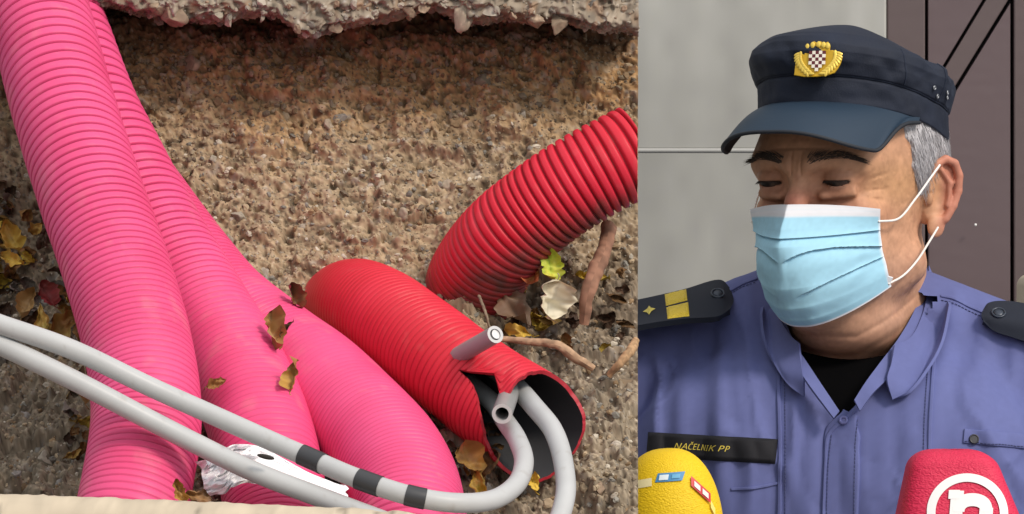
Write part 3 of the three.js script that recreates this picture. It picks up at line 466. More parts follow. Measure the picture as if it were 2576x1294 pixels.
function twig(name, label, pts, rs, c, cat = 'twig') {
  const base = P(...pts[0]), t = thing(name, label, cat, base), cv = new THREE.CatmullRomCurve3(pts.map((a) => P(...a)));
  const n = 60, g = grid(14, n, (a, b) => { const C = cv.getPointAt(b), T = cv.getTangentAt(b), N = V(0, 0, 1).addScaledVector(T, -T.z).normalize(), B = T.clone().cross(N), ph = a * 2 * Math.PI, k = 1 + 0.22 * noise(b * 16, Math.cos(ph) * 1.5, Math.sin(ph) * 1.5); const i = b * (rs.length - 1), j = Math.min(rs.length - 2, Math.floor(i)), R = lerp(rs[j], rs[j + 1], i - j) * k * 3.3 / F; const s = 1 + 0.35 * noise(b * 40, a * 6, 3); return { p: C.addScaledVector(N, R * Math.cos(ph)).addScaledVector(B, R * Math.sin(ph)).sub(base), c: c.map((q) => q * s) }; });
  mesh('bark', g, vcol(0.85, { side: THREE.DoubleSide }), t); return t;
}
twig('root', 'thick reddish brown root at the right below the right red conduit', [[1532, 570, 3.40], [1520, 630, 3.38], [1495, 690, 3.365], [1478, 745, 3.36], [1468, 815, 3.365]], [20, 20, 22, 19, 13], [0.27, 0.135, 0.085], 'root');
twig('twig', 'tan twig bent at its middle behind the split red conduit', [[1262, 853, 3.30], [1330, 860, 3.30], [1405, 870, 3.295], [1440, 895, 3.295], [1492, 928, 3.30]], [7, 10, 11, 13, 9], [0.36, 0.23, 0.14]);
twig('twig', 'pale brown twig at the far right of the bank, low beside the cut end', [[1532, 945, 3.29], [1560, 915, 3.285], [1585, 885, 3.29], [1600, 858, 3.31]], [8, 12, 12, 9], [0.38, 0.23, 0.12]);
twig('twig', 'thin dark twig under the right red conduit', [[1205, 745, 3.36], [1222, 790, 3.34], [1235, 840, 3.34]], [4, 4, 3], [0.2, 0.15, 0.1]);
// ================================================================ THE MAN
const O = P(2141, 455, 4.0), manBase = V(O.x, 0, O.z);
const man = thing('person', 'grey haired man in navy cap, light blue face mask and violet blue uniform shirt', 'person', manBase);
const HY = -31 * deg, HP = 3 * deg, HR = 0;                       // the head is turned to his right and bowed slightly
const headQ = new THREE.Quaternion().setFromEuler(new THREE.Euler(HP, HY, HR, 'YXZ'));
const headM = new THREE.Matrix4().makeRotationFromQuaternion(headQ), HE = headM.elements;
const toHead = (x, y, z) => [HE[0] * x + HE[1] * y + HE[2] * z, HE[4] * x + HE[5] * y + HE[6] * z, HE[8] * x + HE[9] * y + HE[10] * z];
const fromHead = (x, y, z) => V(x, y, z).applyQuaternion(headQ);
const place = (g) => { g.scale(0.001, 0.001, 0.001); g.translate(0, O.y, 0); return g; };     // millimetres round the head to metres in the person
const placeP = (p) => V(p.x / 1000, p.y / 1000 + O.y, p.z / 1000);
const headGeo = (g) => place(g.applyQuaternion(headQ));
const mmOf = (u, v, z) => { const p = P(u, v, 4.0 - z / 1000); return V((p.x - O.x) * 1000, (p.y - O.y) * 1000, (p.z - O.z) * 1000); };
// --- head, ears, neck in head axes (mm): x to his left, y up, z forward
const EA = V(67.5, -12, -12.5), EP = V(0.58, -0.1, -0.8).normalize(), EN = V(0.8, 0, 0.58), EQ = EN.clone().cross(EP).normalize(); if (EQ.y < 0) EQ.negate();
const ENn = EP.clone().cross(EQ).normalize(); if (ENn.x < 0) ENn.negate();
const helix = [[-3, 4], [-2, 15], [3, 25], [11, 30], [20, 27], [25, 17], [25, 4], [21, -9], [15, -20]];
function earSdf(X, y, z) {
  const dx = X - EA.x, dy = y - EA.y, dz = z - EA.z; const p = dx * EP.x + dy * EP.y + dz * EP.z, q = dx * EQ.x + dy * EQ.y + dz * EQ.z, n = dx * ENn.x + dy * ENn.y + dz * ENn.z;
  if (Math.abs(p - 10) > 34 || Math.abs(q) > 48 || Math.abs(n) > 26) return 20;
  let d = 1e9; for (let i = 0; i < helix.length - 1; i++) d = smin(d, cap(p, q, n, [...helix[i], 2.4], [...helix[i + 1], 2.4], 3.5, 3.5), 1.2);
  d = smin(d, ell(p, q, n, 10, 2, -3.4, 16, 29, 4.2), 2.4); d = smin(d, ell(p, q, n, 2, -4, -9, 9, 22, 9), 4);
  d = smin(d, cap(p, q, n, [8, 21, 1.5], [17, 10, 2], 2.4, 2.6), 2.2); d = smin(d, cap(p, q, n, [17, 10, 2], [15, -8, 2], 2.6, 2.8), 2.2);
  d = smax(d, -ell(p, q, n, 7.5, -2, 3.2, 6.5, 10, 5), 3);
  d = smin(d, ell(p, q, n, -2, -4, 1, 4, 6, 4), 2.5);
  d = smin(d, ell(p, q, n, 7, -27, 0.5, 8, 9.5, 4), 4);
  return d;
}
const neckA = [8, -70, -30], neckB = [4, -215, -48];
function skinSdf(mx, my, mz) {
  const [x, y, z] = toHead(mx, my, mz), X = Math.abs(x);
  let d = ell(x, y, z, 0, 28, -6, 70.5, 92, 98);
  d = smin(d, ell(x, y, z, 0, -38, 20, 58, 78, 69), 20);
  d = smin(d, ell(x, y, z, 0, 18, 60, 57, 32, 34), 16);
  const nd = cap(mx, my, mz, neckA, neckB, 58, 62);
  if (d > 60 && nd > 60 && X < 60) return Math.min(d, nd);
  d = smin(d, ell(X, y, z, 37, -25, 58, 20, 18, 22), 12);            // cheekbones
  d = smin(d, cap(X, y, z, [49, -70, 0], [18, -98, 54], 18, 17), 20); d = smin(d, ell(X, y, z, 28, -66, 50, 26, 32, 26), 16); // heavy jaw and cheeks
  d = smin(d, ell(x, y, z, 0, -104, 68, 28, 18, 24), 14);
  d = smin(d, cap(X, y, z, [10, 16, 93], [46, 18, 73], 7.5, 7), 9);   // brow
  d = smin(d, cap(x, y, z, [0, 4, 92], [0, -14, 100], 7.5, 7.5), 10); d = smin(d, cap(x, y, z, [0, -14, 100], [0, -45, 112], 7.5, 10), 8); // nose
  d = smax(d, -ell(X, y, z, 30, 3.5, 101, 17, 12, 15), 11);            // eye sockets
  let lid = Math.hypot(X - 30.5, y - 5.5, z - 78.5) - 14.2; lid = smax(lid, -1 * (z - 70), 3); d = smin(d, lid, 3.5);
  d = smin(d, cap(X, y, z, [20, -9, 90], [42, -7.5, 80], 3.4, 3.2), 6);   // bags under the eyes
  const cr = Math.abs(y - (12.5 - 0.012 * (X - 31) ** 2)); d += 0.9 * Math.exp(-((cr / 1.3) ** 2)) * sstep(16, 10, Math.abs(X - 31)) * sstep(60, 80, z);   // lid crease
  const sl = smax(Math.abs(y - 1.1 - 0.010 * (X - 31) ** 2) - 2.1 * (1 - ((X - 31) / 12.5) ** 2), Math.abs(X - 31) - 12, 1); if (z > 76) d = smax(d, -smax(sl, z < 84 ? 84 - z : -1, 0.5), 1.2);
  d += 1.3 * Math.exp(-(((X - 4.5) / 1.4) ** 2)) * sstep(4, 12, y) * sstep(32, 22, y) * sstep(80, 92, z);      // frown lines
  d += 0.9 * Math.exp(-((((y - 31) + 0.003 * x * x) / 1.4) ** 2)) * sstep(60, 80, z);
  for (const [a, b] of [[2, 0.6], [-6, 0.1], [-12, -0.4]]) d += 0.8 * Math.exp(-(((y - a - b * (X - 50)) / 1.2) ** 2)) * sstep(46, 52, X) * sstep(66, 58, X) * sstep(40, 55, z); // crow's feet
  d += 0.18 * noise(mx / 2.2, my / 2.2, mz / 2.2) + 0.3 * noise(mx / 6, my / 6, mz / 6);
  // neck with folds below the chin
  const cz = Math.atan2(mx - 0, mz + 30), yy = my + 8 * Math.cos(cz * 1.2) - 0.5 * Math.max(0, mx);
  let n2 = nd; n2 = smin(n2, ell(mx, my, mz, -4, -120, 14, 45, 30, 48), 20);
  n2 += 0.9 * Math.exp(-(((yy + 138) / 3.4) ** 2)) * sstep(-20, 20, mz) + 1.0 * Math.exp(-(((yy + 152) / 3) ** 2)) * sstep(-20, 20, mz) + 1.0 * Math.exp(-(((yy + 122) / 2.4) ** 2)) * sstep(-20, 20, mz);
  d = smin(d, n2, 14);
  if (X > 55) d = smin(d, earSdf(X, y, z), 2.2);
  return d;
}
function skinColor(mx, my, mz) {
  const [x, y, z] = toHead(mx, my, mz), X = Math.abs(x); let c = [0.58, 0.315, 0.195]; const mix = (d, t) => { t = clamp(t); c = c.map((s, k) => lerp(s, d[k], t)); };
  const n = fbm(mx / 9, my / 9, mz / 9, 4), n2 = noise(mx / 2.6, my / 2.6, mz / 2.6);
  mix([0.46, 0.165, 0.12], Math.exp(-((X / 15) ** 2)) * sstep(6, -14, y) * sstep(80, 95, z) * 0.85);
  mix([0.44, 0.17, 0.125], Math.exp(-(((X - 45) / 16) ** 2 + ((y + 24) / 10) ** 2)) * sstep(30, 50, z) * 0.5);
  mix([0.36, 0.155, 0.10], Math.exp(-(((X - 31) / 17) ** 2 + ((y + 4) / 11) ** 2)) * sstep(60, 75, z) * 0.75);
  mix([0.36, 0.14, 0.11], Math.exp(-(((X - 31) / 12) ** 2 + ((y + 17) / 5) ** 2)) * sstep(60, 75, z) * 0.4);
  mix([0.56, 0.31, 0.145], Math.exp(-(((X - 62) / 15) ** 2 + ((y + 2) / 22) ** 2)) * 0.6);
  if (X > 70) mix([0.50, 0.185, 0.135], sstep(70, 78, X) * sstep(-60, -40, y) * 0.75);
  mix([0.40, 0.235, 0.17], sstep(-50, -72, y) * sstep(-100, 40, z) * 0.55);      // shaven jaw
  mix([0.54, 0.30, 0.22], Math.exp(-(((X - 31) / 11) ** 2 + ((y + 2.1) / 1.3) ** 2)) * sstep(70, 78, z) * 0.6); mix([0.07, 0.03, 0.02], sstep(2.6, 0.8, Math.abs(y - 1.1 - 0.010 * (X - 31) ** 2)) * sstep(13, 10, Math.abs(X - 31)) * sstep(74, 80, z) * 0.9);
  mix([0.42, 0.19, 0.13], 0.35 * sstep(-120, -150, my));
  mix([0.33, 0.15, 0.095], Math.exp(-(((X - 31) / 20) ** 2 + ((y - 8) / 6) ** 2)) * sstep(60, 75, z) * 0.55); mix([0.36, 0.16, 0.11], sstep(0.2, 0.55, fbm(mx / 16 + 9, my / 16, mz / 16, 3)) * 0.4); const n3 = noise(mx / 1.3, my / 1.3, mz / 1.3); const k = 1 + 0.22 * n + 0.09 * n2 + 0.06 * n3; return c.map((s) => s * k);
}
{
  const g = surfaceNets(skinSdf, [-104, -212, -124], [112, 92, 152], 1.9, (x, y, z) => !(y < -205));
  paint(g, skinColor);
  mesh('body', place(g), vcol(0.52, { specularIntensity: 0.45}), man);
  for (const s of [-1, 1]) { const e = new THREE.SphereGeometry(13.4, 28, 20); e.translate(s * 30.5, 5.5, 77.6); paint(e, (x, y, z) => { const r = Math.hypot(x - s * 30.5 + 4, y + 1.5); return r < 5.6 ? [0.012, 0.008, 0.006] : [0.09, 0.06, 0.05]; }); mesh('eye', headGeo(strip(e)), vcol(0.32, { specularIntensity: 0.4 }), man); }
  // eyebrows and lashes: strands
  const r = rng(42);
  for (const s of [-1, 1]) {
    const gs = []; for (let i = 0; i < 230; i++) { const t = r(), X = 11 + 41 * t, y = 20.5 + 4 * Math.sin(t * 2.4) - 9 * Math.max(0, t - 0.62) + (r() - 0.5) * lerp(7.5, 4, t); let z = 112; const a = fromHead(s * X, y, z); for (let k = 0; k < 40; k++) { const p = fromHead(s * X, y, z), d = skinSdf(p.x, p.y, p.z); if (d < 0.3) break; z -= d * 0.8; }
      const len = 6 + 5 * r(), g = new THREE.ConeGeometry(0.28, len, 4, 1); g.translate(0, len / 2, 0); const dir = V(s * (0.75 + 0.35 * t), 0.6 - 0.95 * t + 0.4 * (r() - 0.5), 0.22 - 0.55 * t + 0.2 * r()).normalize(); g.applyQuaternion(new THREE.Quaternion().setFromUnitVectors(V(0, 1, 0), dir)); g.translate(s * X, y, z); gs.push(g); }
    const ls = []; for (let i = 0; i < 34; i++) { const t = i / 33, X = 20.5 + 21 * t, y = 1.1 + 0.01 * (X - 31) ** 2 + 2.2 * (1 - ((X - 31) / 12.5) ** 2) * 0.9; let z = 112; for (let k = 0; k < 50; k++) { const p = fromHead(s * X, y + 0.6, z), d = skinSdf(p.x, p.y, p.z); if (d < 0.2) break; z -= Math.max(0.1, d * 0.7); } const len = 3.2 + 1.6 * r(), g = new THREE.ConeGeometry(0.3, len, 4, 1); g.translate(0, len / 2, 0); g.applyQuaternion(new THREE.Quaternion().setFromUnitVectors(V(0, 1, 0), V(s * (t - 0.4) * 0.9, -0.75, 0.7).normalize())); g.translate(s * X, y + 0.4, z); ls.push(g); }
    mesh('eyelashes', headGeo(merge(ls)), std([0.02, 0.014, 0.012], 0.8), man);
    mesh('eyebrow', headGeo(merge(gs)), std([0.085, 0.062, 0.05], 0.85), man);
  }
  // grey hair: a close cap of hair with separate strands on it
  const hairD = (mx, my, mz) => { const [x, y, z] = toHead(mx, my, mz); let d = ell(x, y, z, 0, 28, -6, 72.6, 94, 100); d += 1.1 * noise(x / 2.4, y / 11, z / 2.4); const front = z - (16 + 0.34 * (y - 10) + 4 * noise(y / 6, 3)), low = -(y - (-6 - 0.25 * (z + 30))) , back = 0; let cut = smax(front, low, 6); const earCut = 20 - Math.hypot(y + 10, (z + 14) * 1.2); return smax(smax(d, cut, 2.5), y - 70, 2); };
  const hg = surfaceNets(hairD, [-100, -60, -125], [100, 78, 70], 2.2); paint(hg, (x, y, z) => { const k = 0.46 + 0.16 * noise(x / 1.6, y / 9, z / 1.6) + 0.08 * noise(x / 5, y / 14, z / 5); return [k * 0.98, k * 0.96, k]; });
  const hair = mesh('hair', place(hg), vcol(0.7, { sheen: 0.3 }), man);
  const gs = []; for (let i = 0; i < 2200; i++) { const s = r() < 0.8 ? 1 : -1, z = -70 + 98 * r(), y = -12 + 60 * r(); let X = 100; let ok = false; for (let k = 0; k < 60; k++) { const p = fromHead(s * X, y, z), d = hairD(p.x, p.y, p.z); if (d < 0.4) { ok = true; break; } X -= Math.max(0.3, d * 0.7); if (X < 40) break; } if (!ok) continue; const len = 7 + 7 * r(), g = new THREE.ConeGeometry(0.35, len, 3, 1); g.translate(0, len / 2 - 1, 0); g.applyQuaternion(new THREE.Quaternion().setFromUnitVectors(V(0, 1, 0), V(s * 0.12, -0.85, -0.45 + 0.3 * r()).normalize())); g.translate(s * X, y, z); const c = 0.38 + 0.4 * r(); paint(g, () => [c, c * 0.98, c * 1.02]); gs.push(g); }
  mesh('strands', headGeo(merge(gs)), vcol(0.55), hair);
}
// --- cap
const NAVY = [0.0065, 0.012, 0.029];
const clothTex = noiseTex(256, (x, y) => 0.5 + 0.25 * noise(x * 128, y * 128) + 0.15 * noise(x * 60, y * 20));
const capR = (f) => { const a = 73.5, b = 95.5; return 1 / Math.hypot(Math.sin(f) / a, Math.cos(f) / b); };
const capBottom = (f) => 43 + 24 * Math.cos(f);
const capTop = (f) => 103 + 19 * Math.cos(f) + 3 * Math.cos(f * 2);
function capSurf(f, t) {                    // f round the head (0 = front), t 0..1 from the band's edge to the crown's centre
  const yb = capBottom(f), yt = capTop(f); let r = capR(f), y, k = 1;
  const prof = [[0, 0, 0], [0.04, 0.02, 1], [0.20, 0.36, 1.2], [0.23, 0.40, -0.6], [0.27, 0.43, 2.4], [0.40, 0.62, 6.2], [0.50, 0.76, 7.2], [0.58, 0.88, 5.0], [0.64, 0.96, 0], [0.69, 1.02, -8]];
  if (t <= 0.69) { let i = 0; while (i < prof.length - 2 && prof[i + 1][0] < t) i++; const s = (t - prof[i][0]) / (prof[i + 1][0] - prof[i][0]); y = lerp(yb, yt, lerp(prof[i][1], prof[i + 1][1], s)); r += lerp(prof[i][2], prof[i + 1][2], s); }
  else { const s = (t - 0.69) / 0.31; y = (yt + 0.02 * (yt - yb)) * (1 - s) + s * 119 + 11 * Math.sin(s * Math.PI / 2); r = (r - 8) * (1 - s); }
  const wr = sstep(0.2, 0.4, t) * sstep(0.72, 0.6, t); const fold = 4.8 * fbm(f * 2.4 + 3, y / 26, 1, 3) + 2.2 * noise(f * 7, y / 13, 5) + 1.2 * Math.sin(y / 6 + 4 * Math.sin(f * 2.2)) * noise(f * 1.6, 2);
  r += wr * fold + 0.5 * noise(f * 18, y / 7) + 1.5 * noise(f * 5, y / 11, 9) * sstep(0.03, 0.1, t) * sstep(0.5, 0.2, t); y += 1.6 * sstep(0.5, 0.6, t) * sstep(0.68, 0.62, t) * noise(f * 4, 8) ;
  return V(r * Math.sin(f), y, -8 + r * Math.cos(f));
}
{
  const cg = grid(200, 110, (a, t) => { const f = (a - 0.5) * 2 * Math.PI, p = capSurf(f, t), k = 1 + 0.25 * fbm(f * 4, p.y / 20, 7, 3); return { p, c: NAVY.map((s) => s * k), uv: [f * 2.4, p.y / 40] }; });
  const capM = vcol(0.78, { side: THREE.DoubleSide, bumpMap: clothTex, bumpScale: 0.0003, sheen: 0.12, sheenRoughness: 0.5, sheenColor: new THREE.Color(0.05, 0.11, 0.26) });
  const capG = mesh('cap', headGeo(cg), capM, man);
  // sewn welt between band and crown, and the seam round the top
  for (const [t0, rr] of [[0.245, 0.6]]) { const pts = []; for (let i = 0; i <= 120; i++) pts.push(capSurf((i / 120 - 0.5) * 2 * Math.PI, t0)); mesh('seam', headGeo(strip(new THREE.TubeGeometry(new THREE.CatmullRomCurve3(pts), 240, rr, 7))), std(NAVY.map((s) => s * 1.3), 0.8), capG); }
  for (const f of [58, 96]) { const pts = []; for (let i = 0; i <= 20; i++) pts.push(capSurf(f * deg, 0.27 + 0.37 * i / 20)); mesh('seam', headGeo(strip(new THREE.TubeGeometry(new THREE.CatmullRomCurve3(pts), 40, 0.7, 6))), std(NAVY.map((s) => s * 1.2), 0.8), capG); }
  for (const [f, t] of [[86, 0.36], [92, 0.30], [101, 0.37], [103, 0.33]]) { const e = new THREE.TorusGeometry(1.5, 0.55, 8, 16), p = capSurf(f * deg, t); e.lookAt(V(Math.sin(f * deg), 0, Math.cos(f * deg))); e.translate(p.x * 1.01, p.y, p.z); mesh('eyelet', headGeo(strip(e)), std([0.35, 0.37, 0.4], 0.35, { metalness: 0.6 }), capG); }
  // visor
  const visor = (a, w, dn) => {
    const f = a * 76 * deg, root = V((capR(f) - 1) * Math.sin(f), capBottom(f) + 2, -8 + (capR(f) - 1) * Math.cos(f));
    const ps = a * 90 * deg, sx = Math.sign(Math.sin(ps)) * Math.abs(Math.sin(ps)) ** 0.78, cx = Math.cos(ps) ** 0.62;
    const out = V(74 * sx, 0, 18 + 125 * cx), s2 = Math.sin(ps) ** 2; out.y = lerp(47 - 19 * Math.sin(Math.min(1, Math.abs(a) * 1.18) * Math.PI / 2) ** 2.2, capBottom(f) + 1, sstep(0.72, 1.0, Math.abs(a)));
    const p = root.clone().lerp(out, w); p.y += 5.5 * Math.sin(w * Math.PI) * (1 - 0.6 * s2) - dn; return p;
  };
  const top = grid(80, 26, (a, w) => visor((a - 0.5) * 2, w, 0)), bot = grid(80, 26, (a, w) => visor((a - 0.5) * 2, w, 3.2));
  const vis = mesh('visor', headGeo(strip(top)), std([0.018, 0.036, 0.062], 0.55, { side: THREE.DoubleSide, bumpMap: clothTex, bumpScale: 0.0001, specularIntensity: 0.6 }), capG);
  mesh('visor_underside', headGeo(strip(bot)), std([0.008, 0.009, 0.012], 0.8, { side: THREE.DoubleSide }), capG);
  { const pts = []; for (let i = 0; i <= 60; i++) pts.push(visor((i / 60 - 0.5) * 2, 1, 1.6)); mesh('visor_edge', headGeo(strip(new THREE.TubeGeometry(new THREE.CatmullRomCurve3(pts), 160, 1.7, 9))), std([0.012, 0.016, 0.024], 0.7), capG); }
  // badge: gilt wreath and crown round a chequered shield, all in relief on a plate that follows the crown
  const bf = 11 * deg, bc = capSurf(bf, 0.39), bn = V(Math.sin(bf), 0.28, Math.cos(bf)).normalize();
  const bx = V(0, 1, 0).cross(bn).normalize(), by = bn.clone().cross(bx), BM = new THREE.Matrix4().makeBasis(bx.multiplyScalar(0.92), by.multiplyScalar(0.9), bn.multiplyScalar(0.8)).setPosition(bc.clone().addScaledVector(bn, 4.6));
  const bend = (g) => { const p = g.attributes.position; for (let i = 0; i < p.count; i++) p.setZ(i, p.getZ(i) - p.getX(i) ** 2 / 190); g.computeVertexNormals(); g.applyMatrix4(BM); return headGeo(strip(g)); };
  const ext = (pts, d, z, bev = 0.5) => { const g = new THREE.ExtrudeGeometry(new THREE.Shape(pts.map(([x, y]) => new THREE.Vector2(x, y))), { depth: d, bevelEnabled: true, bevelSize: bev, bevelThickness: bev, bevelSegments: 2, steps: 1 }); g.translate(0, 0, z); return g; };
  const gold = std([0.62, 0.38, 0.02], 0.36, { metalness: 0.25 }), gold2 = std([0.80, 0.58, 0.10], 0.3, { metalness: 0.3 });
  const outline = [[-21, -13], [-20.5, -5], [-19, -1], [-17.4, 2.6], [-15.6, 1.6], [-14.8, 6], [-12.6, 4.6], [-11, 9], [-12.6, 12.6], [-9.4, 15.6], [-6, 14.6], [-4.2, 17.2], [-0.6, 15.4], [2, 17], [5, 14.8], [8.6, 16.4], [10.6, 13], [10.2, 8.4], [13.6, 8.6], [18.6, 5], [21.6, 1.4], [20.6, -3], [18.4, -8], [15.6, -12], [9, -14.4], [0, -15.4], [-12, -15]];
  const badge = mesh('cap_badge', bend(ext(outline, 1.2, -1.2)), gold, capG, 'golden wreath badge with a red and white chequered shield');
  const bits = []; for (const s of [-1, 1]) for (let i = 0; i < 9; i++) { const t = i / 8, x = s * (7 + 11 * Math.sin(t * 1.75)), y = -13 + 19 * t; for (const o of [-1, 1]) { const l = new THREE.SphereGeometry(1, 10, 7); l.scale(1.5, 3.2, 0.9); l.rotateZ(-s * (0.9 - 1.5 * t) + o * 0.6); l.translate(x + o * 1.8, y, 0.8); bits.push(l); } }
  for (const [x, y] of [[-10, 12.6], [-5, 14], [0.6, 14.4], [5, 13.8], [9, 13]]) { const l = new THREE.SphereGeometry(1, 10, 8); l.scale(2.2, 3, 1); l.translate(x, y, 0.9); bits.push(l); }
  mesh('cap_badge_leaves', bend(merge(bits)), gold2, capG);
  const sh = 1.05, whites = [], reds = []; for (let j = 0; j < 6; j++) for (let i = 0; i < 5; i++) { const x0 = (i - 2.5) * 3.1, y0 = 8.2 - j * 3.2; if (j >= 4 && (i === 0 || i === 4)) continue; if (j === 5 && i !== 2) continue; const b = new THREE.BoxGeometry(3.06, 3.16, 0.8); b.translate(x0 + 1.55, y0 - 1.6, 1.5); ((i + j) % 2 ? whites : reds).push(b); }
  mesh('cap_badge_white', bend(merge(whites)), std([0.86, 0.8, 0.68], 0.4), capG); mesh('cap_badge_red', bend(merge(reds)), std([0.11, 0.008, 0.014], 0.4), capG);
}
// --- face mask (head axes)
const MZ = [[0, 115], [0.08, 120], [0.2, 128], [0.34, 133], [0.5, 130], [0.68, 127], [0.84, 117], [0.94, 105], [1, 95]], MS = [[0, 67], [0.25, 65], [0.5, 61], [0.75, 54], [1, 46]];
const pl = (a, t) => { let i = 0; while (i < a.length - 2 && a[i + 1][0] < t) i++; const s = (t - a[i][0]) / (a[i + 1][0] - a[i][0]); return lerp(a[i][1], a[i + 1][1], sstep(0, 1, s) * 0.4 + s * 0.6); };
function maskSurf(s, t, off = 0) {
  const e = Math.abs(s), zc = pl(MZ, t), zs = pl(MS, t), pw = lerp(1.08, 2.0, sstep(0.15, 0.55, t)) ;
  const x = s * lerp(60.5, 58.5, Math.sin(t * 3.1)) * (1 - 0.03 * sstep(0.7, 1, t)), z = lerp(zc, zs, e ** pw);
  const yc = -15 - 102 * t, ys = -21 - 65 * t; let y = lerp(yc, ys, e ** 2);
  // pleats: the upper layer laps over the lower
  let d = 0; const tilt = t - 0.05 * (1 - e * e) * 0;
  for (const [t0, A, k] of [[0.27, 2.4, 0.0], [0.45, 3.0, -0.10 * (1 - e) * e * 4 + 0.03], [0.63, 2.8, 0.17 * (1 - e) ** 1.1 - 0.02]]) { const q = t - t0 - k; const fade = t0 > 0.6 ? sstep(0.12, 0.35, e) : t0 > 0.4 ? sstep(0.02, 0.12, e) : 1; if (q > 0) d -= A * fade * Math.exp(-q / 0.055) ; else d += 0.4 * A * fade * Math.exp(q / 0.02); }
  d += 0.9 * fbm(s * 3.2, t * 4, 3, 3) + 1.0 * noise(s * 6 + t * 5, t * 7) * sstep(0.3, 0.7, t) + off;
  return V(x + d * s * 0.6, y - d * 0.1, z + d);
}
{
  const g = grid(150, 190, (a, b) => { const s = (a - 0.5) * 2, p = maskSurf(s, b); const e = Math.abs(s); let c = [0.37, 0.68, 0.86]; const wh = [0.82, 0.84, 0.90]; let w = sstep(0.115, 0.085, b) + sstep(0.985, 0.992, b) + sstep(0.982, 0.992, e); const k = 1 + 0.04 * noise(s * 30, b * 30); if (b < 0.05 && b > 0.035) w *= 0.92; return { p, c: c.map((q, i) => lerp(q * k, wh[i], clamp(w))) }; });
  const fm = mesh('face_mask', headGeo(g), vcol(0.75, { side: THREE.DoubleSide, sheen: 0.2 }), man, 'light blue pleated face mask with white edges');
  const lane = (pts) => tube(pts.map(([x, y, z]) => { const p = V(x, y, z); for (let k = 0; k < 12; k++) { const w = fromHead(p.x, p.y, p.z), d = skinSdf(w.x, w.y, w.z); if (d > 2) break; p.x += Math.sign(x) * (2.1 - d); } return p; }), 0.95, 60, 8);
  for (const s of [-1, 1]) {
    const a = maskSurf(s * 0.985, 0.16), b = maskSurf(s * 0.985, 0.95);
    mesh('ear_loop', headGeo(lane([[a.x, a.y, a.z], [s * 68, -30, 50], [s * 74, -15, 30], [s * 78, 2, 8], [s * 79, 12, -8]])), std([0.85, 0.83, 0.8], 0.7), fm);
    mesh('ear_loop', headGeo(lane([[b.x, b.y, b.z], [s * 64, -78, 36], [s * 69, -66, 18], [s * 73, -52, 4], [s * 76, -40, -8]])), std([0.85, 0.83, 0.8], 0.7), fm);
    const tab = new RoundedBoxGeometry(5, 9, 1.4, 2, 0.6); tab.rotateY(s * 0.9); tab.rotateZ(s * -0.5); tab.translate(b.x, b.y + 2, b.z + 0.5); mesh('loop_weld', headGeo(strip(tab)), std([0.8, 0.84, 0.9], 0.6), fm);
  }
}
// --- shirt, arms, trousers, shoes (mm round the head, not turned with it)
const TY = -10 * deg, tc = Math.cos(TY), ts = Math.sin(TY);
const toTorso = (x, y, z) => [tc * x - ts * z, y, ts * x + tc * z];
const sx0 = -8;
function shirtBase(mx, my, mz) {
  let [x, y, z] = toTorso(mx - sx0, my, mz + 30); const X = Math.abs(x);
  let d = ell(x, y, z, 0, -330, 8, 196, 215, 122);
  d = smin(d, ell(x, y, z, 0, -540, 22, 186, 230, 142), 60);
  d = smin(d, cap(X, y, z, [40, -112, -22], [196, -178, -12], 46, 52), 34);
  d = smin(d, ell(X, y, z, 78, -235, 62, 88, 74, 52), 40);
  d = smin(d, cap(X, y, z, [206, -188, -12], [246, -470, -8], 56, 48), 26);
  d = smin(d, cap(X, y, z, [246, -470, -8], [150, -640, -110], 48, 36), 20);
  return d;
}
function shirtSdf(mx, my, mz) {
  let d = shirtBase(mx, my, mz); if (d > 25 || d < -25) return d;
  const [x, y, z] = toTorso(mx - sx0, my, mz + 30), fr = sstep(-10, 40, z);
  const w = x + 10 * noise(x / 60, y / 120, 4);
  d -= fr * (3.0 * fbm(w / 26, y / 170, 2, 3) * 1.6 + 1.6 * noise(w / 11, y / 110, 7) * sstep(-420, -180, y));
  d -= 1.3 * Math.max(0, 1 - 4 * Math.abs(noise(x / 30 + y / 55 + 20, y / 48 - x / 60, 33))) * sstep(0.0, 0.4, noise(x / 90 + 4, y / 90, 6));
  d -= fr * 2.8 * Math.max(0, 1 - 3.2 * Math.abs(noise(w / 40 + 6, y / 75 + w / 90, 12))) * sstep(-520, -220, y);
  d -= 2.2 * fr * Math.exp(-(((Math.abs(x) - 88 - 0.10 * (y + 200)) / 9) ** 2)) * sstep(-360, -190, y);     // folds that hang from the yoke
  d -= 1.4 * noise(x / 16 + y / 30, y / 26 - x / 40, z / 30) * sstep(120, 170, Math.abs(x));
  return d;
}
const ray = (u, v, off = 0) => {          // where the ray of sight meets the shirt
  const a = mmOf(u, v, 260), b = mmOf(u, v, -260), D = b.clone().sub(a).normalize(), p = a.clone(); for (let k = 0; k < 160; k++) { const d = shirtSdf(p.x, p.y, p.z) - off; if (d < 0.15) break; p.addScaledVector(D, Math.max(0.15, d * 0.7)); } return p;
};
const nrm = (p) => { const e = 2, a = shirtSdf(p.x + e, p.y, p.z) - shirtSdf(p.x - e, p.y, p.z), b = shirtSdf(p.x, p.y + e, p.z) - shirtSdf(p.x, p.y - e, p.z), c = shirtSdf(p.x, p.y, p.z + e) - shirtSdf(p.x, p.y, p.z - e); return V(a, b, c).normalize(); };
const VIO = [0.108, 0.128, 0.315];
const weave = noiseTex(256, (x, y) => 0.5 + 0.25 * Math.sin(x * 400) * Math.sin(y * 400) + 0.25 * noise(x * 100, y * 100));
const shirtMat = vcol(0.82, { side: THREE.DoubleSide, sheen: 0.3, sheenRoughness: 0.6, sheenColor: new THREE.Color(0.3, 0.32, 0.55) });
